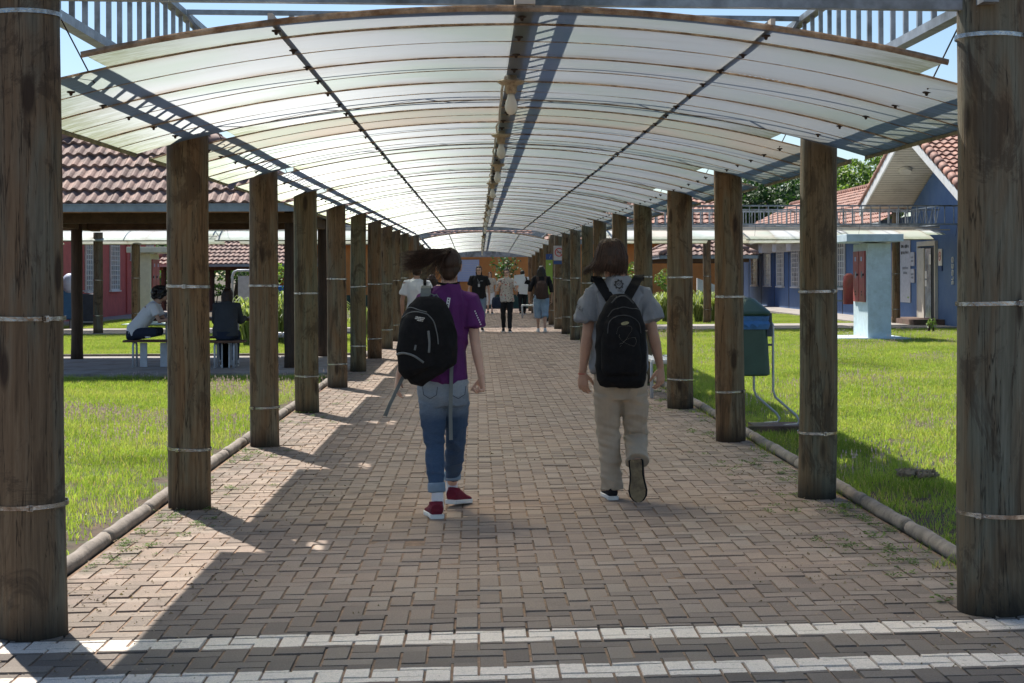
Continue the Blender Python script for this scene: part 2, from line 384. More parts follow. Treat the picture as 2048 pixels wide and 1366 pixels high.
# kerbs: rounded concrete pieces about a metre long
def kerb(x, y0, y1, name, axis='y', yc=0):
    t = y0; k = 0
    while t < y1:
        L = random.uniform(.95, 1.1); mb = MB()
        n_s = 12; pts = []; rr = []
        for i in range(n_s+1):
            s_ = min(t + L*i/n_s, t+L-.008)
            o = .006*noise.noise(Vector((s_*3, x, 1.3))); w_ = .043*(1+.16*noise.noise(Vector((s_*7, x, 9))))
            if i in (0, n_s): w_ *= .95
            pts.append((x+o, s_, .014+.010*noise.noise(Vector((s_*4, x*2, 4)))) if axis == 'y' else (s_, yc+SK*s_+o, .012))
            rr.append((w_, w_*1.05))
        mb.tube(pts, rr, 10); o = mb.build('kerb', 'curb', smooth=True); origin_to(o, pts[0]); tag(o, kind='structure'); t += L; k += 1
kerb(-2.075, 6.95, 24.2, 'k'); kerb(2.475, 7.3, 42.5, 'k'); kerb(-2.075, 29.7, 41.6, 'k')
mb = MB(); mb.bar((-9.2,29.66,.02), (-2.1,29.66,.02), .1, .1); tag(mb.build('kerb', 'curb'), kind='structure')

# ------------------------------------------------------------------ grass as stuff (instanced tufts)
def tuft(nb, size, h0, h1, lean, wd):
    V, Fc, A = [], [], []
    for _ in range(nb):
        x, y = random.uniform(-size/2, size/2), random.uniform(-size/2, size/2); h = random.uniform(h0, h1)*(.6+.8*(noise.noise(Vector((x*6, y*6, nb)))+.5))
        h = max(.012, h)
        a = random.uniform(0, 2*PI); l = random.uniform(.2, lean)*h; dx, dy = math.cos(a)*l, math.sin(a)*l; b = random.uniform(0, PI); w_ = wd*random.uniform(.6, 1.3)
        wx, wy = math.cos(b)*w_, math.sin(b)*w_; k = len(V)
        V += [(x-wx,y-wy,-.01),(x+wx,y+wy,-.01),(x+dx*.35-wx*.8,y+dy*.35-wy*.8,h*.6),(x+dx*.35+wx*.8,y+dy*.35+wy*.8,h*.6),(x+dx,y+dy,h*.97)]
        Fc += [(k,k+1,k+3,k+2),(k+2,k+3,k+4)]; A += [random.random()]*2
    me = bpy.data.meshes.new('tuft'); me.from_pydata(V, [], Fc); at_ = me.attributes.new('rnd','FLOAT','FACE'); at_.data.foreach_set('value', A); return me
def hidden_coll(name, meshes, mats):
    c = bpy.data.collections.new(name)
    for me, m_ in zip(meshes, mats):
        me.materials.append(M[m_]); c.objects.link(bpy.data.objects.new(name+'_piece', me))
    return c
def scatter(name, pts, rots, scales, coll, mat):
    me = bpy.data.meshes.new(name); me.from_pydata([tuple(p) for p in pts], [], [])
    a = me.attributes.new('rz','FLOAT','POINT'); a.data.foreach_set('value', rots)
    a = me.attributes.new('sc','FLOAT','POINT'); a.data.foreach_set('value', scales)
    me.materials.append(M[mat]); o = bpy.data.objects.new(name, me); COL.objects.link(o); tag(o, kind='stuff')
    g = bpy.data.node_groups.new(name, 'GeometryNodeTree')
    g.interface.new_socket('Geometry', in_out='INPUT', socket_type='NodeSocketGeometry'); g.interface.new_socket('Geometry', in_out='OUTPUT', socket_type='NodeSocketGeometry')
    N = g.nodes.new; gi = N('NodeGroupInput'); go = N('NodeGroupOutput'); ip = N('GeometryNodeInstanceOnPoints'); ci = N('GeometryNodeCollectionInfo')
    ci.inputs['Collection'].default_value = coll; ci.inputs['Separate Children'].default_value = True; ci.inputs['Reset Children'].default_value = True
    ra = N('GeometryNodeInputNamedAttribute'); ra.data_type = 'FLOAT'; ra.inputs[0].default_value = 'rz'
    sa = N('GeometryNodeInputNamedAttribute'); sa.data_type = 'FLOAT'; sa.inputs[0].default_value = 'sc'
    cx = N('ShaderNodeCombineXYZ'); L = g.links.new
    L(gi.outputs[0], ip.inputs['Points']); L(ci.outputs[0], ip.inputs['Instance']); ip.inputs['Pick Instance'].default_value = True
    L(ra.outputs[0], cx.inputs[2]); L(cx.outputs[0], ip.inputs['Rotation']); L(sa.outputs[0], ip.inputs['Scale']); L(ip.outputs[0], go.inputs[0])
    m_ = o.modifiers.new('scatter','NODES'); m_.node_group = g; return o
tufts = hidden_coll('grass_tufts', [tuft(430, .5, .022, .060, .95, .0022) for _ in range(4)], ['grass']*4)
sparse = hidden_coll('short_grass', [tuft(170, .5, .012, .035, 1.4, .0028) for _ in range(3)], ['grass']*3)
def in_view(x, y, m=1.0): return -.33*y-m < x < .345*y+m
def lawn(name, x0, x1, y0, y1, skip=None):
    P, P2 = [], []
    st = .40
    for i in range(int((x1-x0)/st)+1):
        for j in range(int((y1-y0)/st)+1):
            x = x0+.1+i*st+random.uniform(-.12,.12); y = y0+j*st+random.uniform(-.12,.12)
            if x > x1-.12 or not in_view(x, y): continue
            if skip and skip(x, y): continue
            bare = noise.noise(Vector((x*.9, y*.5, 3.3)))
            if x > -2.75 and 8.2 < y < 10.4 and bare > -.3: P2 += [(x, y, -.012), (x+.1, y-.1, -.014)]; continue
            if bare > .5: P2 += [(x, y, -.012), (x-.1, y+.1, -.014)]; continue
            P.append((x, y, -.012))
    for nm, Q, cl in ((name, P, tufts), (name+'_short', P2, sparse)):
        if Q: scatter(nm, Q, [random.uniform(0,2*PI) for _ in Q], [random.uniform(.8,1.2) for _ in Q], cl, 'grass')
lawn('grass', -11, -2.12, 7.0, 24.2)
lawn('grass', -13, -2.12, 29.9, 41.2)
lawn('grass', 2.6, 16.5, 7.3, 43.0, lambda x, y: y > 42.6+SK*x or (8.2 < x < 9.6 and 36.2 < y < 38.2))
lawn('grass', -13, -2.2, 47.5, 56); lawn('grass', 2.6, 11.5, 48.6, 60)
# purple weed flowers in the lawn
def flower_tuft(nb):
    V, Fc, A = [], [], []
    for _ in range(nb):
        x, y = random.uniform(-.4,.4), random.uniform(-.4,.4); h = random.uniform(.08,.16); lx, ly = random.uniform(-.03,.03), random.uniform(-.03,.03)
        k = len(V); V += [(x-.0015,y,0),(x+.0015,y,0),(x+lx,y+ly,h)]; Fc.append((k,k+1,k+2)); A.append(.2)
        for q in range(4):
            a = q*PI/4+random.random(); r_ = random.uniform(.004,.009); zz = h-.012*q*random.random(); k = len(V)
            V += [(x+lx-r_*math.cos(a),y+ly-r_*math.sin(a),zz),(x+lx+r_*math.cos(a),y+ly+r_*math.sin(a),zz),(x+lx,y+ly,zz+.022)]; Fc.append((k,k+1,k+2)); A.append(random.random())
    me = bpy.data.meshes.new('ft'); me.from_pydata(V, [], Fc); at_ = me.attributes.new('rnd','FLOAT','FACE'); at_.data.foreach_set('value', A); return me
fl = hidden_coll('flowers', [flower_tuft(26) for _ in range(3)], ['flower']*3)
Q = []
for _ in range(700):
    if random.random() < .45: x, y = random.uniform(-8.5,-2.3), random.triangular(11, 23.6, 19)
    else: x, y = random.uniform(2.8, 13), random.uniform(11, 42)
    if in_view(x, y, .3) and noise.noise(Vector((x*.3, y*.3, 8))) > -.05: Q.append((x, y, 0))
scatter('wild_flowers', Q, [random.uniform(0,6) for _ in Q], [random.uniform(.7,1.1) for _ in Q], fl, 'flower')
# low weeds and litter on the paving beside the kerbs
def weed(nb):
    V, Fc, A = [], [], []
    for _ in range(nb):
        a = random.uniform(0,2*PI); r_ = random.uniform(.0,.05); L = random.uniform(.012,.03); x, y = math.cos(a)*r_, math.sin(a)*r_; z = random.uniform(.004,.03)
        b = a+random.uniform(-.9,.9); dx, dy = math.cos(b), math.sin(b); w_ = L*.35; k = len(V)
        V += [(x,y,z),(x+dx*L*.5-dy*w_,y+dy*L*.5+dx*w_,z+L*.3),(x+dx*L,y+dy*L,z+L*.1),(x+dx*L*.5+dy*w_,y+dy*L*.5-dx*w_,z+L*.25)]; Fc.append((k,k+1,k+2,k+3)); A.append(random.random()*.8)
    me = bpy.data.meshes.new('w'); me.from_pydata(V, [], Fc); at_ = me.attributes.new('rnd','FLOAT','FACE'); at_.data.foreach_set('value', A); return me
M['leaf_weed'] = leafmat('leaf_weed', (.07,.12,.03), (.16,.23,.07), .35)
M['litter'] = leafmat('dry_litter', (.16,.11,.07), (.34,.27,.19), .1, .9)
wd = hidden_coll('weeds', [weed(26) for _ in range(4)]+[weed(7) for _ in range(2)], ['leaf_weed']*5+['litter'])
Q = []; Sc = []
for _ in range(950):
    if random.random() < .62: x = 2.38-abs(random.gauss(0,.24)); y = random.triangular(7.2, 30, 8.5)
    else: x = -2.0+abs(random.gauss(0,.22)); y = random.triangular(7, 26, 9)
    if noise.noise(Vector((x*2, y*1.1, 5))) < -.02: continue
    Q.append((x, y, 0)); Sc.append(random.uniform(.25,.8))
for x, y, s_ in ((2.17,7.25,1.5),(2.13,7.18,1.3),(2.22,7.22,1.3),(2.08,7.24,1.0),(2.28,7.6,1.0),(2.2,9.0,1.2),(2.3,9.4,1.2),(-1.8,9.2,1),(2.3,10.1,1.3),(1.95,10.0,.9)): Q.append((x, y, 0)); Sc.append(s_)
scatter('weeds', Q, [random.uniform(0,6) for _ in Q], Sc, wd, 'leaf_weed')

def leaf_bits(nb, size, r0, r1):
    V, Fc, A = [], [], []
    for _ in range(nb):
        x, y = random.uniform(-size,size), random.uniform(-size,size); a = random.uniform(0,2*PI); L = random.uniform(r0,r1); w_ = L*random.uniform(.25,.5); z = .003; dx, dy = math.cos(a), math.sin(a); k = len(V); u = random.uniform(0,.012)
        V += [(x,y,z),(x+dx*L*.5-dy*w_,y+dy*L*.5+dx*w_,z+u),(x+dx*L,y+dy*L,z+.002),(x+dx*L*.5+dy*w_,y+dy*L*.5-dx*w_,z+.002)]; Fc.append((k,k+1,k+2,k+3)); A.append(random.random())
    me = bpy.data.meshes.new('w'); me.from_pydata(V, [], Fc); at_ = me.attributes.new('rnd','FLOAT','FACE'); at_.data.foreach_set('value', A); return me
lb_ = hidden_coll('leaf_litter', [leaf_bits(9, .25, .006, .022) for _ in range(4)], ['litter']*4)
Q = []
for _ in range(520):
    x = random.choice([-2.0+abs(random.gauss(0,.45)), 2.4-abs(random.gauss(0,.5)), random.uniform(-2,2.4)]); y = random.triangular(5.6, 26, 7.5)
    if -2 < x < 2.4 and (abs(x-.2) > 1.3 or random.random() < .12): Q.append((x, y, 0))
scatter('fallen_leaves', Q, [random.uniform(0,6) for _ in Q], [random.uniform(.6,1.2) for _ in Q], lb_, 'litter')
# ------------------------------------------------------------------ timber posts
ORD = ['first','second','third','fourth','fifth','sixth','seventh','eighth','ninth','tenth','eleventh','twelfth','thirteenth','fourteenth','fifteenth','sixteenth','seventeenth','eighteenth']
def post(x, y, r, h, label, group, z0=-.05, straps=(.40, 1.36), lean=(0,0), mat='wood', taper=.96, bark=1.0):
    t = root('timber_post', label, 'post', (x, y, 0), group)
    mb = MB(); n_ = 28; k = 16; sd = random.random()*90; vs = []
    for i in range(k+1):
        z = z0+(h-z0)*i/k; rr = r*(1+(taper-1)*i/k)
        if i == k: z -= .0
        for j in range(n_):
            a = 2*PI*j/n_; q = rr*(1+bark*(.040*noise.noise(Vector((math.cos(a)*1.6+sd, math.sin(a)*1.6, z*.9)))+.012*noise.noise(Vector((math.cos(a)*6+sd, math.sin(a)*6, z*1.1)))))
            wob = .012*bark*noise.noise(Vector((sd, z*.7, 2)))
            vs.append((x+q*math.cos(a)+wob+lean[0]*z, y+q*math.sin(a)+lean[1]*z, z))
    fs = [(i*n_+j, i*n_+(j+1)%n_, (i+1)*n_+(j+1)%n_, (i+1)*n_+j) for i in range(k) for j in range(n_)]+[tuple(k*n_+j for j in range(n_))]
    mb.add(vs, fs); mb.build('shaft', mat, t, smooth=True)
    for sz in straps:
        sz += random.uniform(-.09,.09) if sz < 1.45 else 0; rr = r*(1+(taper-1)*sz/h)+.004; mb = MB(); tl = random.uniform(-.04,.04); cxy = (x+lean[0]*sz, y+lean[1]*sz)
        vs = []
        for e, dz in ((0,-.009),(.0025,-.009),(.0025,.009),(0,.009)):
            for j in range(36):
                a = 2*PI*j/36; vs.append((cxy[0]+(rr+e)*math.cos(a), cxy[1]+(rr+e)*math.sin(a), sz+dz+tl*rr*math.cos(a)))
        mb.add(vs, [(i*36+j, i*36+(j+1)%36, ((i+1)%4)*36+(j+1)%36, ((i+1)%4)*36+j) for i in range(4) for j in range(36)])
        a = random.uniform(-2.6,-.5); c = Vector((cxy[0]+(rr+.006)*math.cos(a), cxy[1]+(rr+.006)*math.sin(a), sz+tl*rr*math.cos(a)))
        mb.box(c, (.024,.008,.026), rz=a+PI/2); mb.bar(c+Vector((0,0,0)), c+Vector((.01,-.012,0)), .012, .02)
        mb.build('metal_strap', 'strap', t)
    return t
rL = [.145,.135,.127,.130,.132,.125,.128,.126]; rR = [.150,.125,.130,.143,.128,.126,.125]
YL = [6.75,10.38,14.12,17.62,21.50,25.15,29.1,32.9]; XL = [-1.84,-1.835,-1.845,-1.845,-1.85,-1.845,-1.845,-1.84]
XR = [2.245,2.235,2.24,2.235,2.23,2.23,2.23]; YR = [7.05,10.68,14.35,17.9,21.8,25.5,29.3]
for k in range(17):
    for side in (0, 1):
        ys_ = (YL, YR)[side]; xs_ = (XL, XR)[side]; rs_ = (rL, rR)[side]
        y = ys_[k] if k < len(ys_) else (6.75, 7.03)[side]+3.75*k
        x = xs_[k] if k < len(xs_) else (-1.845, 2.23)[side]
        if k >= 11: y += .1
        r = rs_[k] if k < len(rs_) else random.uniform(.12,.135)
        h = 3.5 if k == 0 else 2.62+.017*min(k, 10) if k < 11 else 2.68-.06*(k-11)
        sd_ = 'left' if side == 0 else 'right'
        lab = f'brown timber post, {ORD[k]} in the row along the {sd_} kerb of the walkway'
        if k == 0: lab = f'thick grey-brown timber post standing nearest at the {sd_} edge, beside the white paving bands'
        if k == 10 and side: lab = 'timber post on the right carrying the no smoking sign'
        st_ = (.46, 1.28, 2.55) if (k == 0 and side == 0) else (.43, 1.42, 2.5) if k == 0 else (.38, 1.36)
        post(x, y, r, h, lab, f'timber posts along the {sd_} side of the walkway', straps=st_, taper=.95, lean=((-.009, 0) if k == 0 and side == 0 else (random.uniform(-.008,.008), 0)), mat='wood_grey' if k == 0 else random.choice(['wood','wood','wood_warm','wood_green']))

# ------------------------------------------------------------------ arched polycarbonate canopies hung from steel lattice
def canopy(name, label, P, rows, zc, hw=2.34, sag=.0647, group=None, detail=True, bulbs=False, which='near', ext=0.0, tr=(2.1, 1.98), old=(), pm_=('poly','poly_old')):
    """P(s, t, z) -> world; s runs along the canopy, t across it (0 = middle)"""
    t = root(name, label, 'canopy', P(rows[0], 0, 0), group)
    zf = lambda s, q: zc(s)-sag*q*q
    def sheet(s0, s1, w_, dz, nm, mat, seed):
        nu, nv = 30, 4; vs, ed, jn = [], [], []
        for j in range(nv+1):
            for i in range(nu+1):
                q = -w_+2*w_*i/nu; s = s0+(s1-s0)*j/nv
                z = zf(s, q)+dz+.006*noise.noise(Vector((q*1.2, s*1.7, seed)))
                vs.append(P(s, q, z)); e = max(0, 1-(w_-abs(q))/.42)
                ed.append(min(1, e*(1.0 if q < 0 else .85))); jn.append(1.0 if j in (0, nv) else 0.0)
        me = bpy.data.meshes.new(nm); me.from_pydata(vs, [], [(j*(nu+1)+i, j*(nu+1)+i+1, (j+1)*(nu+1)+i+1, (j+1)*(nu+1)+i) for j in range(nv) for i in range(nu)])
        a = me.attributes.new('edge','FLOAT','POINT'); a.data.foreach_set('value', ed); a = me.attributes.new('jn','FLOAT','POINT'); a.data.foreach_set('value', jn); me.update()
        return link_mesh(nm, me, mat, t, smooth=True)
    def arch(s, w_, dz, wd, th, nm, mat):
        mb = MB(); nu = 26; pts = [P(s, -w_+2*w_*i/nu, zf(s, -w_+2*w_*i/nu)+dz) for i in range(nu+1)]
        mb.tube(pts, [(th/2, wd/2)]*(nu+1), 4, ref=(0,0,1)); return mb.build(nm, mat, t)
    for i in range(len(rows)):
        y0 = rows[i]
        sheet(y0-.27 if i else y0-.21, y0+.27, 1.79 if tr[0] == 2.1 else hw, .006, 'roof_panel', pm_[1] if i in old else pm_[0], i*3.1)
        arch(y0-.21 if i == 0 else y0-.27, 1.79, .0, .012, .026 if i == 0 else .014, 'joint_strip', 'joint')
        if i == len(rows)-1: break
        L = rows[i+1]-y0-.42
        for k in range(3):
            a, b = y0+.21+L*k/3, y0+.21+L*(k+1)/3
            sheet(a, b, hw, 0, 'roof_panel', pm_[1] if (i, k) in old else pm_[0], i*7+k)
            arch(a, hw-.02, -.003, .010, .010, 'joint_strip', 'joint')
            if detail and i < 2: arch((a+b)/2, hw, -.002, .007, .005, 'joint_strip', 'joint')
    s0, s1 = rows[0]-.2, rows[-1]+.2+ext
    def line(q, z, w_, h_, nm, mat, a=s0, b=s1):
        mb = MB(); k = max(1, int((b-a)/1.2))
        for i in range(k): u, v_ = a+(b-a)*i/k, a+(b-a)*(i+1)/k; mb.bar(P(u, q, z(u)), P(v_, q, z(v_)), w_, h_)
        return mb.build(nm, mat, t)
    line(0, lambda s: zf(s, 0)+.045, .085, .05, 'centre_beam', 'tan_beam')
    for q in (-1.04, 1.04): line(q, lambda s: zf(s, 1.04)+.026, .020, .03, 'purlin', 'tan_beam')
    for i in range(len(rows)-1):
        for q in (-hw, hw): line(q, lambda s: zf(s, hw)-.002, .012, .03, 'edge_strip', 'mossy_strip', rows[i]+.21, rows[i+1]-.21)
    def ladder(q, zb, h_, nm):
        mb = MB(); cw = .066
        mb2 = [line(q, zb, cw, .045, nm, 'steel')]
        k = int((s1-s0)/.255)
        mb = MB(); 
        for zz in (0,):
            kk = max(1, int((s1-s0)/1.2))
            for i in range(kk): u, v_ = s0+(s1-s0)*i/kk, s0+(s1-s0)*(i+1)/kk; mb.bar(P(u, q, zb(u)+h_), P(v_, q, zb(v_)+h_), cw, .04)
        for i in range(k+1):
            s = s0+.1+i*.255
            if s < s1: mb.bar(P(s, q, zb(s)+.02), P(s, q, zb(s)+h_-.02), .024, .024, up=(0,1,0))
        mb.build('upper_'+nm, 'steel', t)
    zt = lambda s: zc(s)+.075
    ladder(0, lambda s: zf(s,0)+.09, .46, 'truss')
    for q in (-tr[0], tr[1]): ladder(q, zt, .5, 'truss')
    for i, y0 in enumerate(rows):                      # cross truss at each row
        mb = MB(); w_ = .05 if i == 0 else .03
        a, b = -tr[0]+.04, tr[1]-.04
        mb.bar(P(y0, a, zt(y0)-.0), P(y0, b, zt(y0)-.0), w_, w_+.01)
        mb.bar(P(y0, a, zt(y0)+.5), P(y0, b, zt(y0)+.5), w_, w_)
        k = 12
        for j in range(k):
            u, v_ = a+(b-a)*j/k, a+(b-a)*(j+1)/k
            za, zb = (zt(y0)+.01, zt(y0)+.49) if j % 2 else (zt(y0)+.49, zt(y0)+.01)
            mb.bar(P(y0, u, za), P(y0, v_, zb), .016, .016)
        mb.build('cross_truss', 'steel', t)
        if i < len(rows)-1:
            m_ = (y0+rows[i+1])/2; mb = MB(); mb.bar(P(m_, a, zt(m_)+.02), P(m_, b, zt(m_)+.02), .02, .02); mb.build('tie_bar', 'steel', t)
    for i, y0 in enumerate(rows):
        if i >= 6: break
        for q in (-1.9, 1.9):
            mb = MB(); mb.bar(P(y0+.5, q, zf(y0+.5, 1.9)-.01), P(y0+.5, q*1.09, zt(y0)+.02), .006); mb.build('hanger_rod', 'rust', t)
    if detail:
        c = 0; rest = MB()
        s = rows[0]
        while s < s1-.1:
            for q in (-2.03, -1.04, 0, 1.04, 1.93):
                mb = MB() if c < 95 else rest
                if abs(q) > 1.8 and min(abs(s-r_) for r_ in rows) < .3: continue
                z = zf(s, q); p = P(s, q+random.uniform(-.01,.01), z-.003); n_ = 8
                mb.lathe([(.019,.003),(.020,-.003),(.008,-.007),(.007,-.015),(.003,-.018)], p, n_)
                if c < 95: mb.build('bolt', 'rust', t)
                c += 1
            s += .617
        if rest.v: tag(rest.build('bolt', 'rust', t), kind='stuff')
    if bulbs:
        for i, y0 in enumerate(rows[:-1]):
            s = y0+2.15; z = zf(s, 0)-.02; q = random.uniform(-.02,.01)
            b_ = root('lamp_fitting', f'bare white bulb under the {which} canopy, {ORD[i]} from its near end', 'lamp', P(s, q, z), 'bare bulbs hanging in a line under the walkway canopy')
            mb = MB(); c_ = P(s, q, z)
            mb.lathe([(.006,.03),(.03,.028),(.032,.0),(.074,-.010),(.078,-.018),(.060,-.030),(.034,-.036),(.030,-.075),(.026,-.082)], c_, 24); mb.build('socket', 'bakelite', b_, smooth=True)
            mb = MB(); mb.lathe([(.018,-.082),(.020,-.10),(.030,-.125),(.035,-.150),(.033,-.172),(.022,-.192),(.006,-.200)], c_, 24); mb.build('bulb', 'bulb_glass', b_, smooth=True)
        mb = MB(); pts = []; s = rows[0]+2.0
        while s < rows[-1]-1: pts.append(P(s, -.05+.02*noise.noise(Vector((s*1.3,0,0))), zf(s,0)-.02-.035*abs(math.sin((s-rows[0]-2.15)*PI/3.7)))); s += .185
        mb.tube(pts, .008, 6); mb.build('cable', 'cable', t, smooth=True)
    return t
M['mossy_strip'] = pm('mossy_strip', (.28,.25,.15), .8, 0, .4, 8, .2, dirt=(.12,.12,.05), dirt_scale=6)
M['bakelite'] = pm('aged_bakelite', (.46,.38,.26), .6, 0, .25, 20, .2, dirt=(.2,.13,.08), dirt_scale=15)
M['bulb_glass'] = pm('opal_bulb', (.74,.73,.66), .25, 0, .05, 5, 0)
M['cable'] = pm('white_cable', (.55,.52,.46), .5, 0, .15, 20, 0)
ZC = lambda s: 2.59+.0060*(s-10)
def PW(s, q, z): x = XC+q; return Vector((x, S(x, s), z))
rowsA = [6.90+3.72*i for i in range(11)]
canopy('walkway_canopy', 'long arched translucent canopy on steel lattice over the near part of the brick walkway', PW, rowsA, ZC, bulbs=True, group='arched canopies over the walkways', old=((1,0),))
rowsB = [48.0+3.6*i for i in range(6)]
canopy('walkway_canopy', 'second arched translucent canopy farther down the walkway, beyond the gap', PW, rowsB, lambda s: 2.76-.0165*(s-48), detail=False, bulbs=True, which='far', group='arched canopies over the walkways')
def PX(s, q, z): return Vector((s, 44.9+q+SK*s, z))
canopy('walkway_canopy', 'white arched canopy topped by steel railing, crossing left of the walkway before the red building', PX, [-29.5+4.5*i for i in range(7)], lambda s: 2.74, hw=2.3, group='arched canopies over the walkways', detail=False, pm_=('poly_white','poly_tan'))
canopy('walkway_canopy', 'yellowed arched canopy topped by steel railing, crossing right of the walkway to the blue building', PX, [3.3,6.95,9.8,12.5], lambda s: 2.74, hw=2.3, group='arched canopies over the walkways', detail=False, ext=.4, pm_=('poly_white','poly_tan'), old=((2,0),(2,2),(0,1),(1,0)))
gX = 'timber posts of the crossing canopies'
for x, y, lb in ((-9.8,42.2,'slim grey-green timber post under the left crossing canopy, nearer the pavilion'),(-9.75,46.6,'timber post of the left crossing canopy, beside the cream cabinet pillar'),
              (-5.35,42.5,'timber post of the left crossing canopy behind the second walkway post'),(-5.3,46.9,'timber post at the back of the left crossing canopy'),
              (6.97,49.2,'dark timber post under the right crossing canopy, by the striped plants'),(12.45,48.1,'tall timber post beside the door and poster of the blue building'),
              (6.9,43.3,'timber post under the near edge of the right crossing canopy')):
    post(x, y, .125, 2.62 if x != 12.45 else 3.35, lb, gX, straps=(.4,1.4))
# ------------------------------------------------------------------ materials for buildings and furniture
M['tile_old'] = pm('clay_tile_weathered', (.29,.185,.15), .8, 0, .35, 9, .4, dirt=(.13,.085,.07), dirt_scale=3, attr='rnd')
M['tile_red'] = pm('clay_tile_red', (.34,.165,.115), .75, 0, .3, 9, .3, dirt=(.16,.09,.075), dirt_scale=4, attr='rnd')
M['red_wall'] = pm('red_painted_wall', (.50,.10,.085), .7, 0, .12, 3, .1, dirt=(.42,.085,.075))
M['blue_wall'] = pm('blue_painted_wall', (.072,.142,.30), .75, 0, .12, 2, .1, dirt=(.09,.155,.29))
M['orange_wall'] = pm('orange_painted_wall', (.66,.27,.075), .8, 0, .15, 2, .1)
M['green_wall'] = pm('green_painted_wall', (.05,.10,.07), .8, 0, .15, 2, .1)
M['white_paint'] = pm('white_paint', (.72,.72,.70), .6, 0, .08, 4, .05, dirt=(.55,.53,.48))
M['soffit'] = pm('soffit_boards', (.60,.56,.48), .7, 0, .1, 4, .1, dirt=(.45,.41,.34))
M['mint_plaster'] = pm('pale_blue_plaster', (.55,.66,.70), .85, 0, .1, 6, .25, dirt=(.45,.55,.56), dirt_scale=4)
M['cream_plaster'] = pm('cream_plaster', (.68,.68,.52), .85, 0, .1, 6, .2)
M['red_metal'] = pm('red_metal_door', (.36,.075,.07), .5, 0, .25, 5, .1, dirt=(.25,.09,.06))
M['glass_dark'] = pm('window_glass', (.07,.09,.10), .12, 0, .5, 1.5, 0, spec=.8)
M['glass_sky'] = pm('bright_window', (.32,.36,.40), .15, 0, .5, 3, 0, spec=.8)
M['gutter'] = pm('blue_grey_gutter', (.26,.31,.34), .45, .3, .2, 5, .1)
M['dark_wood'] = pm('dark_stained_timber', (.055,.036,.025), .8, 0, .4, 8, .4, stretch=(4,4,.4))
M['rafter'] = pm('rafter_timber', (.10,.062,.035), .8, 0, .4, 6, .3)
M['underboard'] = pm('underside_of_tiles', (.33,.19,.10), .8, 0, .4, 9, .3)
M['bench_seat'] = pm('brown_bench_seat', (.14,.07,.045), .7, 0, .3, 8, .2)
M['bench_metal'] = pm('white_painted_steel', (.50,.53,.58), .5, .1, .15, 8, .1)
M['bin_green'] = pm('green_plastic', (.035,.085,.062), .45, 0, .15, 6, .1, dirt=(.05,.095,.075), spec=.5)
M['bag_blue'] = pm('blue_plastic_bag', (.05,.17,.42), .35, 0, .25, 12, .6)
M['brick_red'] = pm('red_brown_plinth', (.14,.085,.065), .9, 0, .4, 7, .5, dirt=(.08,.09,.04))
M['board_grey'] = pm('pale_notice_board', (.46,.46,.50), .6, 0, .15, 9, .05)
M['board_blue'] = pm('blue_white_board', (.45,.52,.72), .5, 0, .05, 3, 0)
M['dark'] = pm('dark_ink', (.02,.02,.025), .6, 0, .1, 9, 0)
M['ink_grey'] = pm('grey_ink', (.22,.23,.26), .6, 0, .1, 9, 0)
M['sign_red'] = pm('sign_red', (.45,.04,.04), .5, 0, .05, 9, 0)
M['sign_green'] = pm('sign_green', (.20,.33,.04), .5, 0, .05, 9, 0)
M['sign_blue'] = pm('sign_blue', (.02,.06,.20), .5, 0, .05, 9, 0)
M['dark_steel'] = pm('dark_blue_steel', (.06,.075,.10), .5, .3, .2, 5, .05)
M['phone_blue'] = pm('blue_shell', (.03,.13,.30), .3, 0, .15, 5, 0)
M['letter_white'] = pm('white_letters', (.70,.70,.68), .5, 0, .03, 5, 0)

def text_mesh(txt, size, depth=.004):
    cu = bpy.data.curves.new('t', 'FONT'); cu.body = txt; cu.size = size; cu.align_x = 'CENTER'; cu.align_y = 'CENTER'; cu.extrude = depth/2; cu.resolution_u = 3
    o = bpy.data.objects.new('t', cu); COL.objects.link(o); dg = bpy.context.evaluated_depsgraph_get(); me = bpy.data.meshes.new_from_object(o.evaluated_get(dg))
    bpy.data.objects.remove(o); bpy.data.curves.remove(cu); me.materials.clear(); return me
def text_obj(name, txt, size, mat, mtx, parent=None, depth=.006):
    me = text_mesh(txt, size, depth); me.transform(mtx); return link_mesh(name, me, mat, parent)
def frame_m(origin, right, up):
    r = Vector(right).normalized(); u = Vector(up).normalized(); n_ = r.cross(u)
    m = Matrix((r, u, n_)).transposed().to_4x4(); m.translation = Vector(origin); return m

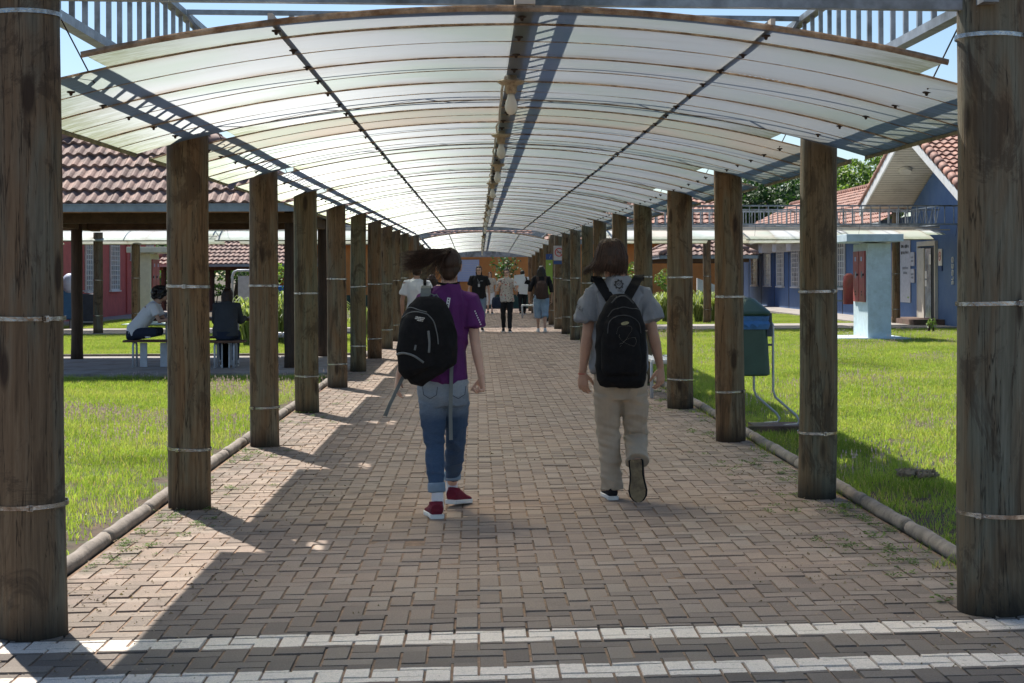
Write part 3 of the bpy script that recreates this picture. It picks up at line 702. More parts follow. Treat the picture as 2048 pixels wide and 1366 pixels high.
def tiles(name, mat, A, u, v, L, wfun, parent, exp=.33, tw=.215, hgt=.035, skew=0):
    """clay tiles on a slope: A = eave start, u along eave, v up the slope, L slope length, wfun(t)->(u0,u1)"""
    A = Vector(A); u = Vector(u).normalized(); v = Vector(v).normalized(); nrm = u.cross(v).normalized()
    if nrm.z < 0: nrm = -nrm
    mb = MB(); rows_ = int(L/exp+.5)
    for r_ in range(rows_):
        t0, t1 = r_*L/rows_, (r_+1)*L/rows_; a, b = wfun((t0+t1)/2)
        k0, k1 = math.floor(a/tw), math.ceil(b/tw)
        for k in range(k0, k1):
            mb.ca = min(1, max(0, random.gauss(.5, .22))); jit = random.gauss(0, .004); sub = 6; ring0, ring1 = [], []
            for i in range(sub+1):
                x = k*tw+tw*i/sub; xx = min(max(x, a), b); ph = i/sub
                h_ = hgt*(math.sin(PI*min(1, ph/.62)) if ph < .62 else -.25*math.sin(PI*(ph-.62)/.38))
                ring0.append(A+u*(xx+skew*t0)+v*(t0-.03)+nrm*(.062+h_+jit)); ring1.append(A+u*(xx+skew*t1)+v*(t1+.01)+nrm*(.012+h_*.8+jit))
            low = [p-nrm*.045 for p in ring0]; n_ = sub+1
            mb.add(ring0+ring1+low, [(i, i+1, n_+i+1, n_+i) for i in range(sub)]+[(2*n_+i, 2*n_+i+1, i+1, i) for i in range(sub)])
    mb.ca = .5
    return mb.build(name, mat, parent, smooth=False)
def ridge(name, mat, a, b, parent, r=.10, piece=.36):
    a = Vector(a); b = Vector(b); k = max(1, int((b-a).length/piece)); mb = MB()
    for i in range(k):
        p, q = a.lerp(b, i/k), a.lerp(b, (i+1.12)/k); mb.ca = min(1, max(0, random.gauss(.5,.2)))
        mb.tube([p, p.lerp(q, .5), q], [r*1.1, r, r*.92], 10)
    mb.ca = .5
    return mb.build(name, mat, parent, smooth=True)

# ------------------------------------------------------------------ hipped-roof pavilions
def pavilion(label, x0, x1, y0, y1, ze, slope, posts_, tm='tile_old', loc=None, pr=.10, pmat='dark_wood', pz=0, tw=.215, exp=.33):
    t = root('pavilion', label, 'pavilion', loc or ((x0+x1)/2, (y0+y1)/2, 0)); W, D = x1-x0, y1-y0; h = min(W, D)/2; zr = ze+slope*h
    if W >= D: ra, rb = Vector((x0+h, (y0+y1)/2, zr)), Vector((x1-h, (y0+y1)/2, zr))
    else: ra, rb = Vector(((x0+x1)/2, y0+h, zr)), Vector(((x0+x1)/2, y1-h, zr))
    c = [Vector((x0,y0,ze)), Vector((x1,y0,ze)), Vector((x1,y1,ze)), Vector((x0,y1,ze))]
    mb = MB(); o_ = Vector((0,0,-.03))
    if W >= D: mb.add([p+o_ for p in c+[ra, rb]], [(0,1,5,4),(1,2,5),(2,3,4,5),(3,0,4)])
    else: mb.add([p+o_ for p in c+[ra, rb]], [(0,1,4),(1,2,5,4),(2,3,5),(3,0,4,5)])
    mb.build('roof_boarding', 'underboard', t)
    k = math.sqrt(1+slope*slope); L = h*k; f = lambda Wd: (lambda q: (q/k, Wd-q/k))
    tiles('tiled_slope', tm, c[0], (1,0,0), (0,1,slope), L, f(W), t, exp, tw)
    tiles('tiled_slope', tm, c[1], (0,1,0), (-1,0,slope), L, f(D), t, exp, tw)
    tiles('tiled_slope', tm, c[3], (0,-1,0), (1,0,slope), L, f(D), t, exp, tw)
    for p, q in ((c[0], ra), (c[1], rb if W >= D else ra), (c[2], rb), (c[3], ra if W >= D else rb)):
        ridge('hip_tiles', tm, p+Vector((0,0,.08)), q+Vector((0,0,.08)), t)
    if (rb-ra).length > .5: ridge('ridge_tiles', tm, ra+Vector((0,0,.08)), rb+Vector((0,0,.08)), t)
    for i in range(4):
        p, q = c[i]+Vector((0,0,-.05)), c[(i+1)%4]+Vector((0,0,-.05)); mb = MB(); mb.bar(p, q, .10, .12); d_ = (q-p).normalized(); 
        mb.bar(p+Vector((0,0,.05))-d_*.05, q+Vector((0,0,.05))+d_*.05, .14, .015); mb.build('gutter', 'gutter', t)
    mb = MB()
    for i in range(1, int(W/.75)):
        x = x0+i*.75; mb.bar((x, y0+.1, ze-.08+.1*slope), (x, y0+1.6, ze-.08+1.6*slope), .06, .12)
    for i in range(1, int(D/.75)):
        y = y0+i*.75; mb.bar((x1-.1, y, ze-.08+.1*slope), (x1-1.5, y, ze-.08+1.5*slope), .06, .12); mb.bar((x0+.1, y, ze-.08+.1*slope), (x0+1.5, y, ze-.08+1.5*slope), .06, .12)
    mb.build('rafters', 'rafter', t)
    px = sorted({p[0] for p in posts_}); py = sorted({p[1] for p in posts_}); zb = ze-.17
    for y in (py[0], py[-1]): mb = MB(); mb.bar((x0+.3, y, zb), (x1-.25, y, zb), .12, .16); mb.build('beam', 'rafter', t)
    for x in (px[0], px[-1]): mb = MB(); mb.bar((x, y0+.3, zb-.002), (x, y1-.3, zb-.002), .118, .156); mb.build('beam', 'rafter', t)
    for (x, y) in posts_:
        mb = MB(); z_ = np.linspace(pz-.05, zb+.1, 9)
        mb.tube([(x+.03*noise.noise(Vector((x, y, z*1.2))), y, z) for z in z_], [pr*(1.15 if i == 0 else 1.03-.05*i/8) for i in range(9)], 16); mb.build('post', pmat, t, smooth=True)
    return t
pavilion('open pavilion with weathered tile hip roof sheltering the seated women', -8.5, -2.55, 24.6, 30.6, 2.56, .62, [(-7.05,25.6),(-2.95,25.7),(-7.05,28.75),(-2.78,29.3)], loc=(-5.4,27.5,0), exp=.38, tw=.165)
pavilion('distant pavilion with pale brown tile roof behind the left crossing canopy', -14.3, -6.9, 70, 77, 2.0, .55, [(-13.6,70.8),(-11.6,71.2),(-10.9,71.2),(-7.4,70.8),(-7.4,76),(-13.6,76)], pz=-.4, pr=.12)
pavilion('small tile-roofed shelter on dark steel columns behind the striped plants on the right', 7.0, 10.7, 62, 69, 2.2, .55, [(7.4,62.4),(7.9,62.4),(10.2,62.6),(10.2,68)], tm='tile_old', pmat='dark_steel', pr=.09)

# ------------------------------------------------------------------ windows
def window(parent, face, x, y, z0, z1, w_, nh, nv, glass='glass_sky', frame='white_paint', name='window'):
    """face 'x+' / 'x-': wall plane x, window centred at y; face 'y-': wall plane y, centred at x"""
    o = {'x+': Vector((1,0,0)), 'x-': Vector((-1,0,0)), 'y-': Vector((0,-1,0))}[face]; r_ = Vector((0,1,0)) if face[0] == 'x' else Vector((1,0,0))
    c = Vector((x, y, (z0+z1)/2)); h = z1-z0
    mb = MB(); up = Vector((0,0,1))
    def pan(cc, a, b, d_): mb.box(cc, (d_, a, b) if face[0] == 'x' else (a, d_, b))
    pan(c+o*.01, w_, h, .02); g = mb.build(name, glass, parent)
    mb = MB()
    for s_ in (-1, 1): pan(c+o*.04+r_*s_*(w_/2), .06, h+.06, .06)
    for s_ in (-1, 1): pan(c+o*.042+up*s_*(h/2), w_, .06, .05)
    for i in range(1, nh): pan(c+o*.045+r_*(-w_/2+w_*i/nh), .03, h, .03)
    for i in range(1, nv): pan(c+o*.049+up*(-h/2+h*i/nv), w_, .03, .03)
    pan(c+o*.05+up*(-h/2-.05), w_+.16, .05, .12)
    mb.build('window_frame', frame, g); return g

# red building on the left
t = root('red_building', 'long red painted building on the left with tall white-framed grid windows', 'building', (-15, 58, 0))
mb = MB(); mb.box((-15.9, 54, 1.7), (5, 28, 3.4)); mb.build('wall', 'red_wall', t)
mb = MB(); mb.box((-13.37, 62.3, 1.7), (.05, .12, 3.2)); mb.box((-13.37, 57.9, 1.7), (.04, .10, 3.2)); mb.build('downpipe', 'red_wall', t)
tiles('tiled_slope', 'tile_red', (-12.7, 39.8, 3.3), (0,1,0), (-1,0,.45), 3.6, lambda q: (0, 28.5), t, .4, .3)
for y, z0, z1, w_ in ((56.4,1.0,2.95,1.3),(60.2,1.0,2.95,1.4),(51.5,1.0,2.95,1.3),(47.6,1.0,2.95,1.3)): window(t, 'x+', -13.4, y, z0, z1, w_, 4, 11)
window(t, 'x+', -13.4, 63.8, 2.15, 2.9, 1.5, 3, 1, 'glass_dark'); window(t, 'x+', -13.4, 66.6, 2.2, 2.85, 1.3, 5, 1)

# blue building on the right
t = root('blue_building', 'blue building with tiled gable roof, open door and white-framed windows on the right', 'building', (15, 50, 0))
X1, X0 = 13.3, 11.87; Yr, zr_, hy, sl_ = 44.9, 5.60, 5.15, .395
mb = MB(); w1 = 22.5
prof = [Vector((X1, 39.9, -.2)), Vector((X1, 49.6, -.2)), Vector((X1, 49.6, zr_-.28-(49.6-Yr)*sl_)), Vector((X1, Yr, zr_-.28)), Vector((X1, 39.9, zr_-.28-(Yr-39.9)*sl_))]
mb.prism(prof, (0,0,0), (9,0,0)); mb.build('wall', 'blue_wall', t, fix=True)
mb = MB(); mb.box((16.3, 67.2, 1.6), (5.98, 35.2, 3.3)); mb.build('wall', 'blue_wall', t)
mb = MB()
for i in range(9): mb.box((13.302, 52.2+i*3.4, 1.5), (.02, .04, 3.1))
mb.build('wall_joint', 'dark_steel', t)
# gable roof: two slopes with a deep boarded overhang
k = math.sqrt(1+sl_**2); Ls = hy*k
for s_ in (1, -1):
    A = Vector((X0, Yr-s_*hy, zr_-hy*sl_)); v = Vector((0, s_, sl_)); nrm = Vector((0, -s_*sl_, 1)).normalized()
    mb = MB(); e = v.normalized()*Ls; p = [A, A+Vector((10.5,0,0)), A+Vector((10.5,0,0))+e, A+e]
    mb.prism([q-nrm*.14 for q in p], (0,0,0), nrm*.10); mb.build('roof_slab', 'soffit', t, fix=True)
    tiles('tiled_slope', 'tile_red', A-nrm*.03, (1,0,0), v, Ls, lambda q: (0, 10.5), t, .34, .22, .04)
    ridge('verge_tiles', 'tile_red', A+Vector((.03,0,.06)), A+e+Vector((.03,0,.06)), t, .12, .40)
    mb = MB(); mb.prism([A+Vector((-.05,0,-.30)), A+e+Vector((-.05,0,-.30)), A+e+Vector((-.05,0,-.03)), A+Vector((-.05,0,-.03))], (0,0,0), (.05,0,0)); mb.build('fascia_board', 'white_paint', t, fix=True)
    mb = MB()
    for i in range(int(Ls/.16)):
        q = A+v.normalized()*(i*.16)-nrm*.143; mb.bar(q+Vector((.05,0,0)), q+Vector((1.5,0,0)), .012, .006)
    mb.build('soffit_lines', 'rafter', t)
ridge('ridge_tiles', 'tile_red', (X0,Yr,zr_+.05), (X0+10.5,Yr,zr_+.05), t, .12)
mb = MB(); c_ = Vector((12.5, 47.2, zr_-2.3*sl_-.17)); mb.tube([c_, c_+Vector((0,-.035,-.08))], [.20,.17], 20); mb.build('soffit_lamp', 'soffit', t)
# lower wing roof
tiles('tiled_slope', 'tile_red', (12.4, 49.8, 3.05), (0,1,0), (1,0,.50), 4.6, lambda q: (0, 35), t, .4, .3)
mb = MB(); mb.box((12.38, 67.3, 2.96), (.06, 35, .22)); mb.build('fascia_board', 'white_paint', t)
ridge('ridge_tiles', 'tile_red', (16.5,49.8,5.14), (16.5,85,5.14), t, .14)
def cross_gable(y):
    for s_ in (-1, 1):
        mb = MB(); a = Vector((12.2, y, 4.9)); b = Vector((12.2, y+s_*3.4, 3.3)); mb.bar(a, b, .08, .24); mb.build('fascia_board', 'white_paint', t)
for y, z0, z1 in ((55.3,.98,2.92),(59.2,.98,2.92),(63.0,.98,2.92),(67.6,.98,2.55),(71.0,.98,2.55),(74.1,.98,2.92),(77.6,.98,2.45)): window(t, 'x-', 13.3, y, z0, z1, 1.45, 4, 8)
for y in (65.9, 69.0, 72.4, 76.0):
    a = root('air_conditioner', f'white air conditioner high on the blue wall, {["first","second","third","fourth"][[65.9,69.0,72.4,76.0].index(y)]} from the near end', 'air conditioner', (13, y, 2.6), 'air conditioners on the blue wall')
    mb = MB(); mb.box((12.95, y, 2.75), (.62, .95, .62)); mb.build('casing', 'white_paint', a)
    mb = MB(); mb.lathe([(.22,0),(.22,.01)], (0,0,0), 20); o = mb.build('fan_grille', 'dark_steel', a); o.data.transform(Matrix.Rotation(-PI/2, 4, 'Y')); o.data.transform(Matrix.Translation(Vector((-.38+.01,0,.15))-Vector((0,0,0)))); 
# doorway
d_ = MB(); d_.box((13.42, 47.65, 1.12), (.30, 1.75, 2.28)); d_.build('doorway', 'dark', t)
mb = MB()
for y in (46.72, 48.58): mb.box((13.26, y, 1.15), (.10, .08, 2.35))
mb.box((13.258, 47.65, 2.37), (.098, 1.94, .14)); mb.build('door_frame', 'soffit', t)
dd = MB(); dd.box((13.24, 48.22, 1.12), (.04, .66, 2.24)); do = dd.build('door', 'soffit', t)
mb = MB(); mb.box((13.255, 47.55, 1.12), (.012, .62, 2.2)); mb.build('glass_door', 'glass_sky', t)
mb = MB(); mb.box((13.24, 47.3, 1.9), (.006, .22, .30)); mb.box((13.242, 47.75, 1.45), (.006, .2, .22)); mb.box((13.242, 47.75, 1.2), (.006, .2, .18)); mb.build('door_notice', 'white_paint', t)
mb = MB(); mb.box((12.85, 47.6, .07), (.9, 3.2, .2)); tag(mb.build('doorstep', 'brick_red'), kind='structure')
Mx = lambda y, z, rot=0, off=13.28: frame_m((off, y, z), (0,-1,0), (0,0,1)) @ Matrix.Rotation(rot, 4, 'Z')
lt = text_obj('letters', 'BLOCO', .235, 'letter_white', Mx(45.15, 1.56, PI/2), None, .03); tag(lt, 'white word BLOCO reading upward on the blue wall right of the door', 'lettering')
# poster and plaques
pt = root('poster', 'tall white poster with grey text on the blue wall left of the door', 'poster', (13.25, 50.1, 1.7))
PS = 50.15; mb = MB(); mb.box((13.275, PS, 1.62), (.02, 1.15, 2.05)); mb.build('sheet', 'board_grey', pt)
def marks(rows_, mat, par, y0, z0, lh, ch, off, nm='print'):
    mb = MB()
    for r_, wd in enumerate(rows_):
        q = -wd/2
        while q < wd/2:
            w_ = random.uniform(.5,1.1)*ch*.7; mb.box((off, y0-q-w_/2, z0-r_*lh+random.uniform(-.1,.1)*ch), (.004, w_, ch*random.uniform(.7,1.05))); q += w_*1.35+(ch*.5 if random.random() < .15 else 0)
    return mb.build(nm, mat, par)
marks([.92,.92], 'dark', pt, PS, 2.33, .19, .10, 13.262); marks([.62,.45], 'ink_grey', pt, PS, 1.66, .15, .085, 13.262)
mb = MB(); mb.box((13.262, PS-.35, .75), (.004, .16, .05)); mb.build('logo', 'sign_green', pt)
for i, (y, z, lb) in enumerate(((49.3, 1.93, 'upper small pale plaque between poster and door'),(49.3, 1.42, 'lower small pale plaque between poster and door'))):
    p_ = root('plaque', lb, 'plaque', (13.27, y, z), 'plaques beside the door'); mb = MB(); mb.box((13.27, y, z), (.03, .42, .42)); mb.build('plate', 'board_grey', p_)
    marks([.26,.22], 'ink_grey', p_, y, z+.05, .11, .06, 13.252)
def nosmoke(t, mtx, r):
    me_ = MB(); n_ = 24
    ri, ro = r*.78, r
    vs = [Vector((q*math.cos(2*PI*j/n_), q*math.sin(2*PI*j/n_), 0)) for q in (ri, ro) for j in range(n_)]
    me_.add(vs, [(j, (j+1)%n_, n_+(j+1)%n_, n_+j) for j in range(n_)])
    me_.bar(Vector((-r*.6, r*.6, .0005)), Vector((r*.6, -r*.6, .0005)), r*.16, .001); me_.v = [tuple(mtx @ Vector(v)) for v in me_.v]; me_.build('prohibition_ring', 'sign_red', t)
    c = MB(); c.box((0,-.0*r,-.0008), (r*1.0, r*.16, .001)); c.box((r*.45,r*.22,-.0008), (r*.06, r*.3, .001)); c.v = [tuple(mtx @ Vector(v)) for v in c.v]; c.build('cigarette', 'dark', t)
s_ = root('no_smoking_sign', 'no smoking sign on the blue wall right of the door', 'sign', (13.26, 46.35, 1.9)); mb = MB(); mb.box((13.275, 46.35, 1.95), (.02, .34, .48)); mb.build('plate', 'white_paint', s_)
mb = MB(); mb.box((13.276, 46.35, 1.63), (.021, .34, .14)); mb.build('caption_bar', 'sign_blue', s_); nosmoke(s_, Mx(46.35, 1.98, off=13.258), .13)
# no smoking and green signs on walkway posts
py_ = 7.03+3.75*10; s_ = root('no_smoking_sign', 'no smoking sign fixed high on the right-hand post row', 'sign', (2.15, py_-.15, 1.95))
mb = MB(); mb.box((2.23, py_-.16, 2.08), (.30, .015, .40)); mb.build('plate', 'board_grey', s_); mb = MB(); mb.box((2.23, py_-.161, 1.82), (.30, .015, .09)); mb.build('caption_bar', 'sign_blue', s_)
nosmoke(s_, frame_m((2.23, py_-.171, 2.10), (1,0,0), (0,0,1)), .12)
s_ = root('direction_sign', 'narrow green vertical sign with blue top on a right-hand walkway post', 'sign', (2.2, py_+3.5, 1.5))
mb = MB(); mb.box((2.13, py_+3.72, 1.42), (.20, .012, 1.02)); mb.build('green_panel', 'sign_green', s_); mb = MB(); mb.box((2.13, py_+3.72, 2.02), (.20, .012, .17)); mb.build('blue_panel', 'sign_blue', s_)
mb = MB(); mb.bar((2.13,py_+3.71,1.98),(2.18,py_+3.71,2.07),.02,.002); mb.box((2.15,py_+3.712,1.80),(.05,.002,.04)); mb.box((2.15,py_+3.712,1.35),(.05,.002,.04)); mb.box((2.15,py_+3.712,1.18),(.05,.002,.04)); mb.build('pictogram', 'white_paint', s_)

# orange building closing the walkway
t = root('orange_building', 'orange building with green base closing the end of the walkway', 'building', (0, 74, 0))
mb = MB(); mb.box((1.5, 77, 1.85), (21, 5, 2.5)); mb.build('wall', 'orange_wall', t); mb = MB(); mb.box((1.5, 76.98, .28), (21.02, 5.02, .64)); mb.build('base_wall', 'green_wall', t)
tiles('tiled_slope', 'tile_red', (-9.2, 73.6, 3.05), (1,0,0), (0,1,.5), 5, lambda q: (0, 21.5), t, .45, .3)
mb = MB(); mb.box((1.5, 73.6, 2.98), (21.5, .12, .2)); mb.build('gutter', 'gutter', t)
mb = MB(); mb.box((-.42, 74.42, 1.70), (1.0, .05, 1.0)); nb = mb.build('notice_board', 'board_blue')
tag(nb, 'pale blue ruled notice board on the orange wall at the end of the walkway', 'notice board')
mb = MB()
for i in range(12): mb.box((-.42, 74.39, 1.26+i*.08), (.92, .006, .012))
mb.build('rule_lines', 'white_paint', nb)
t = root('gutter_beam', 'grey steel beam spanning posts at the far end of the walkway', 'beam', (.2, 67.4, 2.4)); mb = MB(); mb.bar((-2.6,67.4,2.36),(3.0,67.6,2.36),.12,.24); mb.build('beam_body', 'steel', t)
mb = MB()
for x in (-1.6,-.4,.8,2.0): mb.bar((x,67.4,2.35),(x,67.4,2.56),.03)
mb.build('bracket', 'steel_light', t)
# lattice seen in the gap between the two canopies
for y, lb in ((45.0, 'steel lattice girder crossing over the gap between the two walkway canopies, nearer one'),(46.6, 'steel lattice girder crossing over the gap between the two walkway canopies, farther one')):
    t = root('lattice_girder', lb, 'girder', (.2, y, 2.8)); mb = MB()
    for z in (2.82, 3.12): mb.bar((-3.6,y-.2,z),(3.4,y+.25,z),.05,.05)
    for i in range(20): x = -3.5+i*.35; mb.bar((x,y+.06*x*.9,2.84),(x,y+.06*x*.9,3.10),.022)
    mb.build('girder_frame', 'steel', t)
t = root('ramp', 'white sloping ramp side wall in front of the orange building on the right', 'ramp', (8.5, 66, 0)); mb = MB()
mb.prism([Vector((8.2,60.5,.0)),Vector((10.4,60.5,0)),Vector((10.4,60.5,.5)),Vector((8.2,60.5,1.35))], (0,0,0), (0,.2,0)); mb.build('ramp_wall', 'white_paint', t, fix=True)

# cabinet pillars
def cabinet(x, y, w_, d_, h, label, face, mat, roof_mat, doors):
    """face: -1 doors on the -x side, +1 on the +x side"""
    t = root('cabinet_pillar', label, 'cabinet', (x, y, 0))
    mb = MB(); mb.box((x, y, h/2-.03), (w_, d_, h)); b = bevel(mb.build('pillar_body', mat, t), .015)
    mb = MB(); mb.box((x+face*.18, y+.1, h+.085), (w_+.75, d_+.9, .17)); bevel(mb.build('slab_roof', roof_mat, t), .01)
    mb = MB(); mb.box((x+face*.15, y+.1, 0.0), (w_+1.1, d_+.5, .07)); mb.build('base_slab', 'mint_plaster', t)
    for i, yy in enumerate(doors):
        mb = MB(); mb.box((x+face*(w_/2+.02), yy, 1.42), (.04, .52, 1.16)); do = bevel(mb.build('door', 'red_metal', t), .006)
        mb = MB(); mb.lathe([(.085,0),(.085,.012)], (0,0,0), 20); m_ = Matrix.Translation((x+face*(w_/2+.03), yy, 1.46)) @ Matrix.Rotation(face*PI/2, 4, 'Y'); mb.v = [tuple(m_ @ Vector(v)) for v in mb.v]; mb.build('round_window', 'glass_sky', do)
        mb = MB(); mb.box((x+face*(w_/2+.045), yy, 1.82), (.012, .10, .10)); mb.build('sticker', 'board_blue', do)
        mb = MB(); mb.box((x+face*(w_/2+.055), yy-.2, 1.46), (.03, .03, .05)); mb.box((x+face*(w_/2+.045), yy, 1.07), (.012, .05, .03)); mb.box((x+face*(w_/2+.045), yy, 1.0), (.012, .05, .02)); mb.build('latch', 'dark', do)
    return t
cabinet(9.07, 37.2, .53, 1.42, 2.2, 'pale blue roofed cabinet pillar with two red doors on the right lawn', -1, 'mint_plaster', 'mint_plaster', (36.92, 37.50))
cabinet(-10.15, 50.2, .45, 1.35, 2.2, 'cream roofed cabinet pillar with two red doors beside the red building', 1, 'cream_plaster', 'cream_plaster', (49.95, 50.5))
# red letter-box shaped dispenser on the blue wall rail
t = root('hose_box', 'rounded red box on a pole rail behind the pale blue cabinet pillar', 'box', (10.6, 44.0, 0)); bx_ = gnd(1692, 636).x
P0 = at(1698, 590, 46); mb = MB(); mb.tube([(P0.x, 46, .62), (P0.x, 46, 1.25), (P0.x, 46, 1.42), (P0.x, 46, 1.50)], [.17,.17,.15,.06], 16); mb.build('box_body', 'red_metal', t, smooth=True)
mb = MB(); mb.bar((P0.x-.6,46.1,1.12),(P0.x+.7,46.1,1.12),.05); mb.bar((P0.x-.6,46.1,.72),(P0.x+.7,46.1,.72),.05)
for s_ in (-.55,.65): mb.bar((P0.x+s_,46.14,-.02),(P0.x+s_,46.14,1.15),.05)
mb.build('rail', 'gutter', t)
# blue phone shell and condenser unit in front of the red wall
c_ = at(140, 600, 47); t = root('phone_booth', 'blue and pale shell of a public telephone before the red building', 'telephone', (c_.x, 47, 0))
mb = MB(); mb.ball((c_.x, 47, 1.28), (.24,.24,.30), 16, 10); mb.build('hood', 'board_blue', t, smooth=True); mb = MB(); mb.box((c_.x, 47.05, .75), (.42,.3,1.0)); bevel(mb.build('cabinet_body', 'phone_blue', t), .03); mb = MB(); mb.tube([(c_.x,47.1,-.02),(c_.x,47.1,.4)], .05, 10); mb.build('pole', 'steel', t)
c_ = at(182, 615, 50); t = root('condenser_unit', 'grey caged condenser unit against the red building', 'air conditioner', (c_.x, 50, 0)); mb = MB(); mb.box((c_.x, 50, .48), (.55,.5,.95)); bevel(mb.build('casing', 'dark_steel', t), .01)
mb = MB()
for sx_ in (-.4,.4):
    for zz in (0,): mb.bar((c_.x+sx_,49.7,-.02),(c_.x+sx_,49.7,1.05),.035)
for zz in (.1,1.05): mb.bar((c_.x-.4,49.7,zz),(c_.x+.4,49.7,zz),.035)
mb.build('cage', 'bench_metal', t)
# notice board in a tube frame, seen between posts
c0, c1 = at(465, 560, 48.6), at(512, 560, 48.6); t = root('notice_board', 'pale notice board in a rounded tube frame behind the seated woman in grey', 'notice board', (c0.x, 46, 0))
mb = MB(); zt_ = at(480, 541, 48.6).z; mb.tube([(c0.x,48.6,-.02),(c0.x,48.6,zt_-.15),(c0.x+.05,48.6,zt_-.04),(c0.x+.15,48.6,zt_),(c1.x+.5,48.6,zt_)], .035, 8); mb.tube([(c1.x+.5,48.6,zt_),(c1.x+.5,48.6,-.02)], .035, 8); mb.build('tube_frame', 'bench_metal', t, smooth=True)
mb = MB(); mb.box(((c0.x+c1.x)/2+.14, 48.6, at(480,577,48.6).z), (c1.x-c0.x-.05, .03, .75)); mb.build('board', 'board_grey', t)
c_ = at(577, 590, 60); t = root('blue_barrel', 'upright blue plastic barrel among the shrubs behind the second walkway post', 'barrel', (c_.x-.35, 60, 0)); mb = MB(); mb.lathe([(.26,0),(.30,.2),(.30,.9),(.26,1.1),(.2,1.15)], (c_.x-.35, 60, -.03), 16); mb.build('barrel_body', 'phone_blue', t, smooth=True)

# ------------------------------------------------------------------ picnic furniture under the pavilion
def bench(x, y, w_, d_, label, rz=0):
    t = root('bench', label, 'bench', (x, y, .03), 'benches around the picnic table', rz)
    mb = MB(); mb.box((0,0,.415), (w_, d_, .035)); bevel(mb.build('seat', 'bench_seat', t, world=False), .008)
    for s_ in (-1, 1):
        mb = MB(); xx = s_*(w_/2-.16); mb.tube([(xx,-d_/2+.04,0),(xx,-d_/2+.04,.34),(xx,-d_/2+.09,.39),(xx,d_/2-.09,.39),(xx,d_/2-.04,.34),(xx,d_/2-.04,0)], .018, 8); mb.build('leg', 'bench_metal', t, smooth=True, world=False)
        mb = MB(); mb.box((xx+s_*-.14, .0, .19), (.11,.03,.39)); mb.build('leg', 'bench_metal', t, world=False)
    return t
bench(-5.18, 26.1, .92, .36, 'brown slab bench on pale steel legs under the woman in white', 0)
bench(-3.98, 25.75, .62, .36, 'brown slab bench on pale steel legs under the woman in grey', 0)
bench(-4.5, 27.6, .9, .36, 'brown slab bench on the far side of the picnic table')
t = root('picnic_table', 'dark-topped picnic table between the two seated women', 'table', (-4.5, 26.7, .03)); mb = MB(); mb.box((0,0,.75), (1.75,.95,.045)); bevel(mb.build('tabletop', 'bench_seat', t, world=False), .01)
for x in (-.5,.5): mb = MB(); mb.box((x,0,.365), (.12,.5,.73)); mb.build('leg', 'bench_metal', t, world=False)
t = root('bottle', 'purple water bottle standing on the picnic table', 'bottle', (-4.95, 26.45, .80)); mb = MB(); mb.lathe([(.04,0),(.045,.03),(.045,.20),(.03,.24),(.03,.25)], (0,0,0), 14); mb.build('bottle_body', 'purple_plastic', t, smooth=True, world=False) if 'purple_plastic' in M else None
M['purple_plastic'] = pm('purple_plastic', (.10,.04,.30), .3, 0, .1, 9, 0)
if not t.children: mb.build('bottle_body', 'purple_plastic', t, smooth=True, world=False)
mb = MB(); mb.lathe([(.028,.25),(.028,.29),(.015,.30)], (0,0,0), 12); mb.build('cap', 'dark', t, world=False)
M['bag_black'] = pm('black_fabric', (.011,.011,.0125), .85, 0, .3, 30, .3, fine=300, spec=.15)
t = root('handbag', 'dark bag lying on the picnic table by the purple bottle', 'bag', (-4.72, 26.5, .80)); mb = MB(); mb.ball((0,0,.09), (.17,.12,.10), 16, 10); mb.build('bag_body', 'bag_black', t, smooth=True, world=False); mb = MB(); mb.tube([(-.1,0,.15),(-.06,-.02,.24),(.06,-.02,.24),(.1,0,.15)], .008, 6); mb.build('handle', 'bag_black', t, world=False)
# white slatted benches
def white_bench(x, y, L, rz, label):
    t = root('garden_bench', label, 'bench', (x, y, .0), 'white tube benches beside the walkway', rz)
    for i in range(3): mb = MB(); mb.box((0,-.15+.14*i,.44), (L,.11,.03)); mb.build('seat_slat', 'white_paint', t, world=False)
    for i in range(2): mb = MB(); mb.tube([(-L/2,.23+.02*i,.62+.16*i),(L/2,.23+.02*i,.62+.16*i)], .035, 8); mb.build('back_rail', 'bench_metal', t, world=False)
    for s_ in (-1,1): mb = MB(); mb.tube([(s_*(L/2-.06),-.2,0),(s_*(L/2-.06),-.2,.42),(s_*(L/2-.06),.2,.42),(s_*(L/2-.06),.26,.82)], .022, 8); mb.tube([(s_*(L/2-.06),.2,.42),(s_*(L/2-.06),.24,0)], .022, 8); mb.build('leg', 'bench_metal', t, smooth=True, world=False)
    return t
white_bench(2.28, 20.0, 1.3, -PI/2, 'white tube bench between right-hand posts, just right of the young man')
white_bench(1.75, 56.5, 1.2, -PI/2, 'white bench by the right-hand posts beyond the woman with the brown backpack')
white_bench(-3.55, 29.0, 1.3, -PI/2+.1, 'white bench at the back of the pavilion by the striped plants')

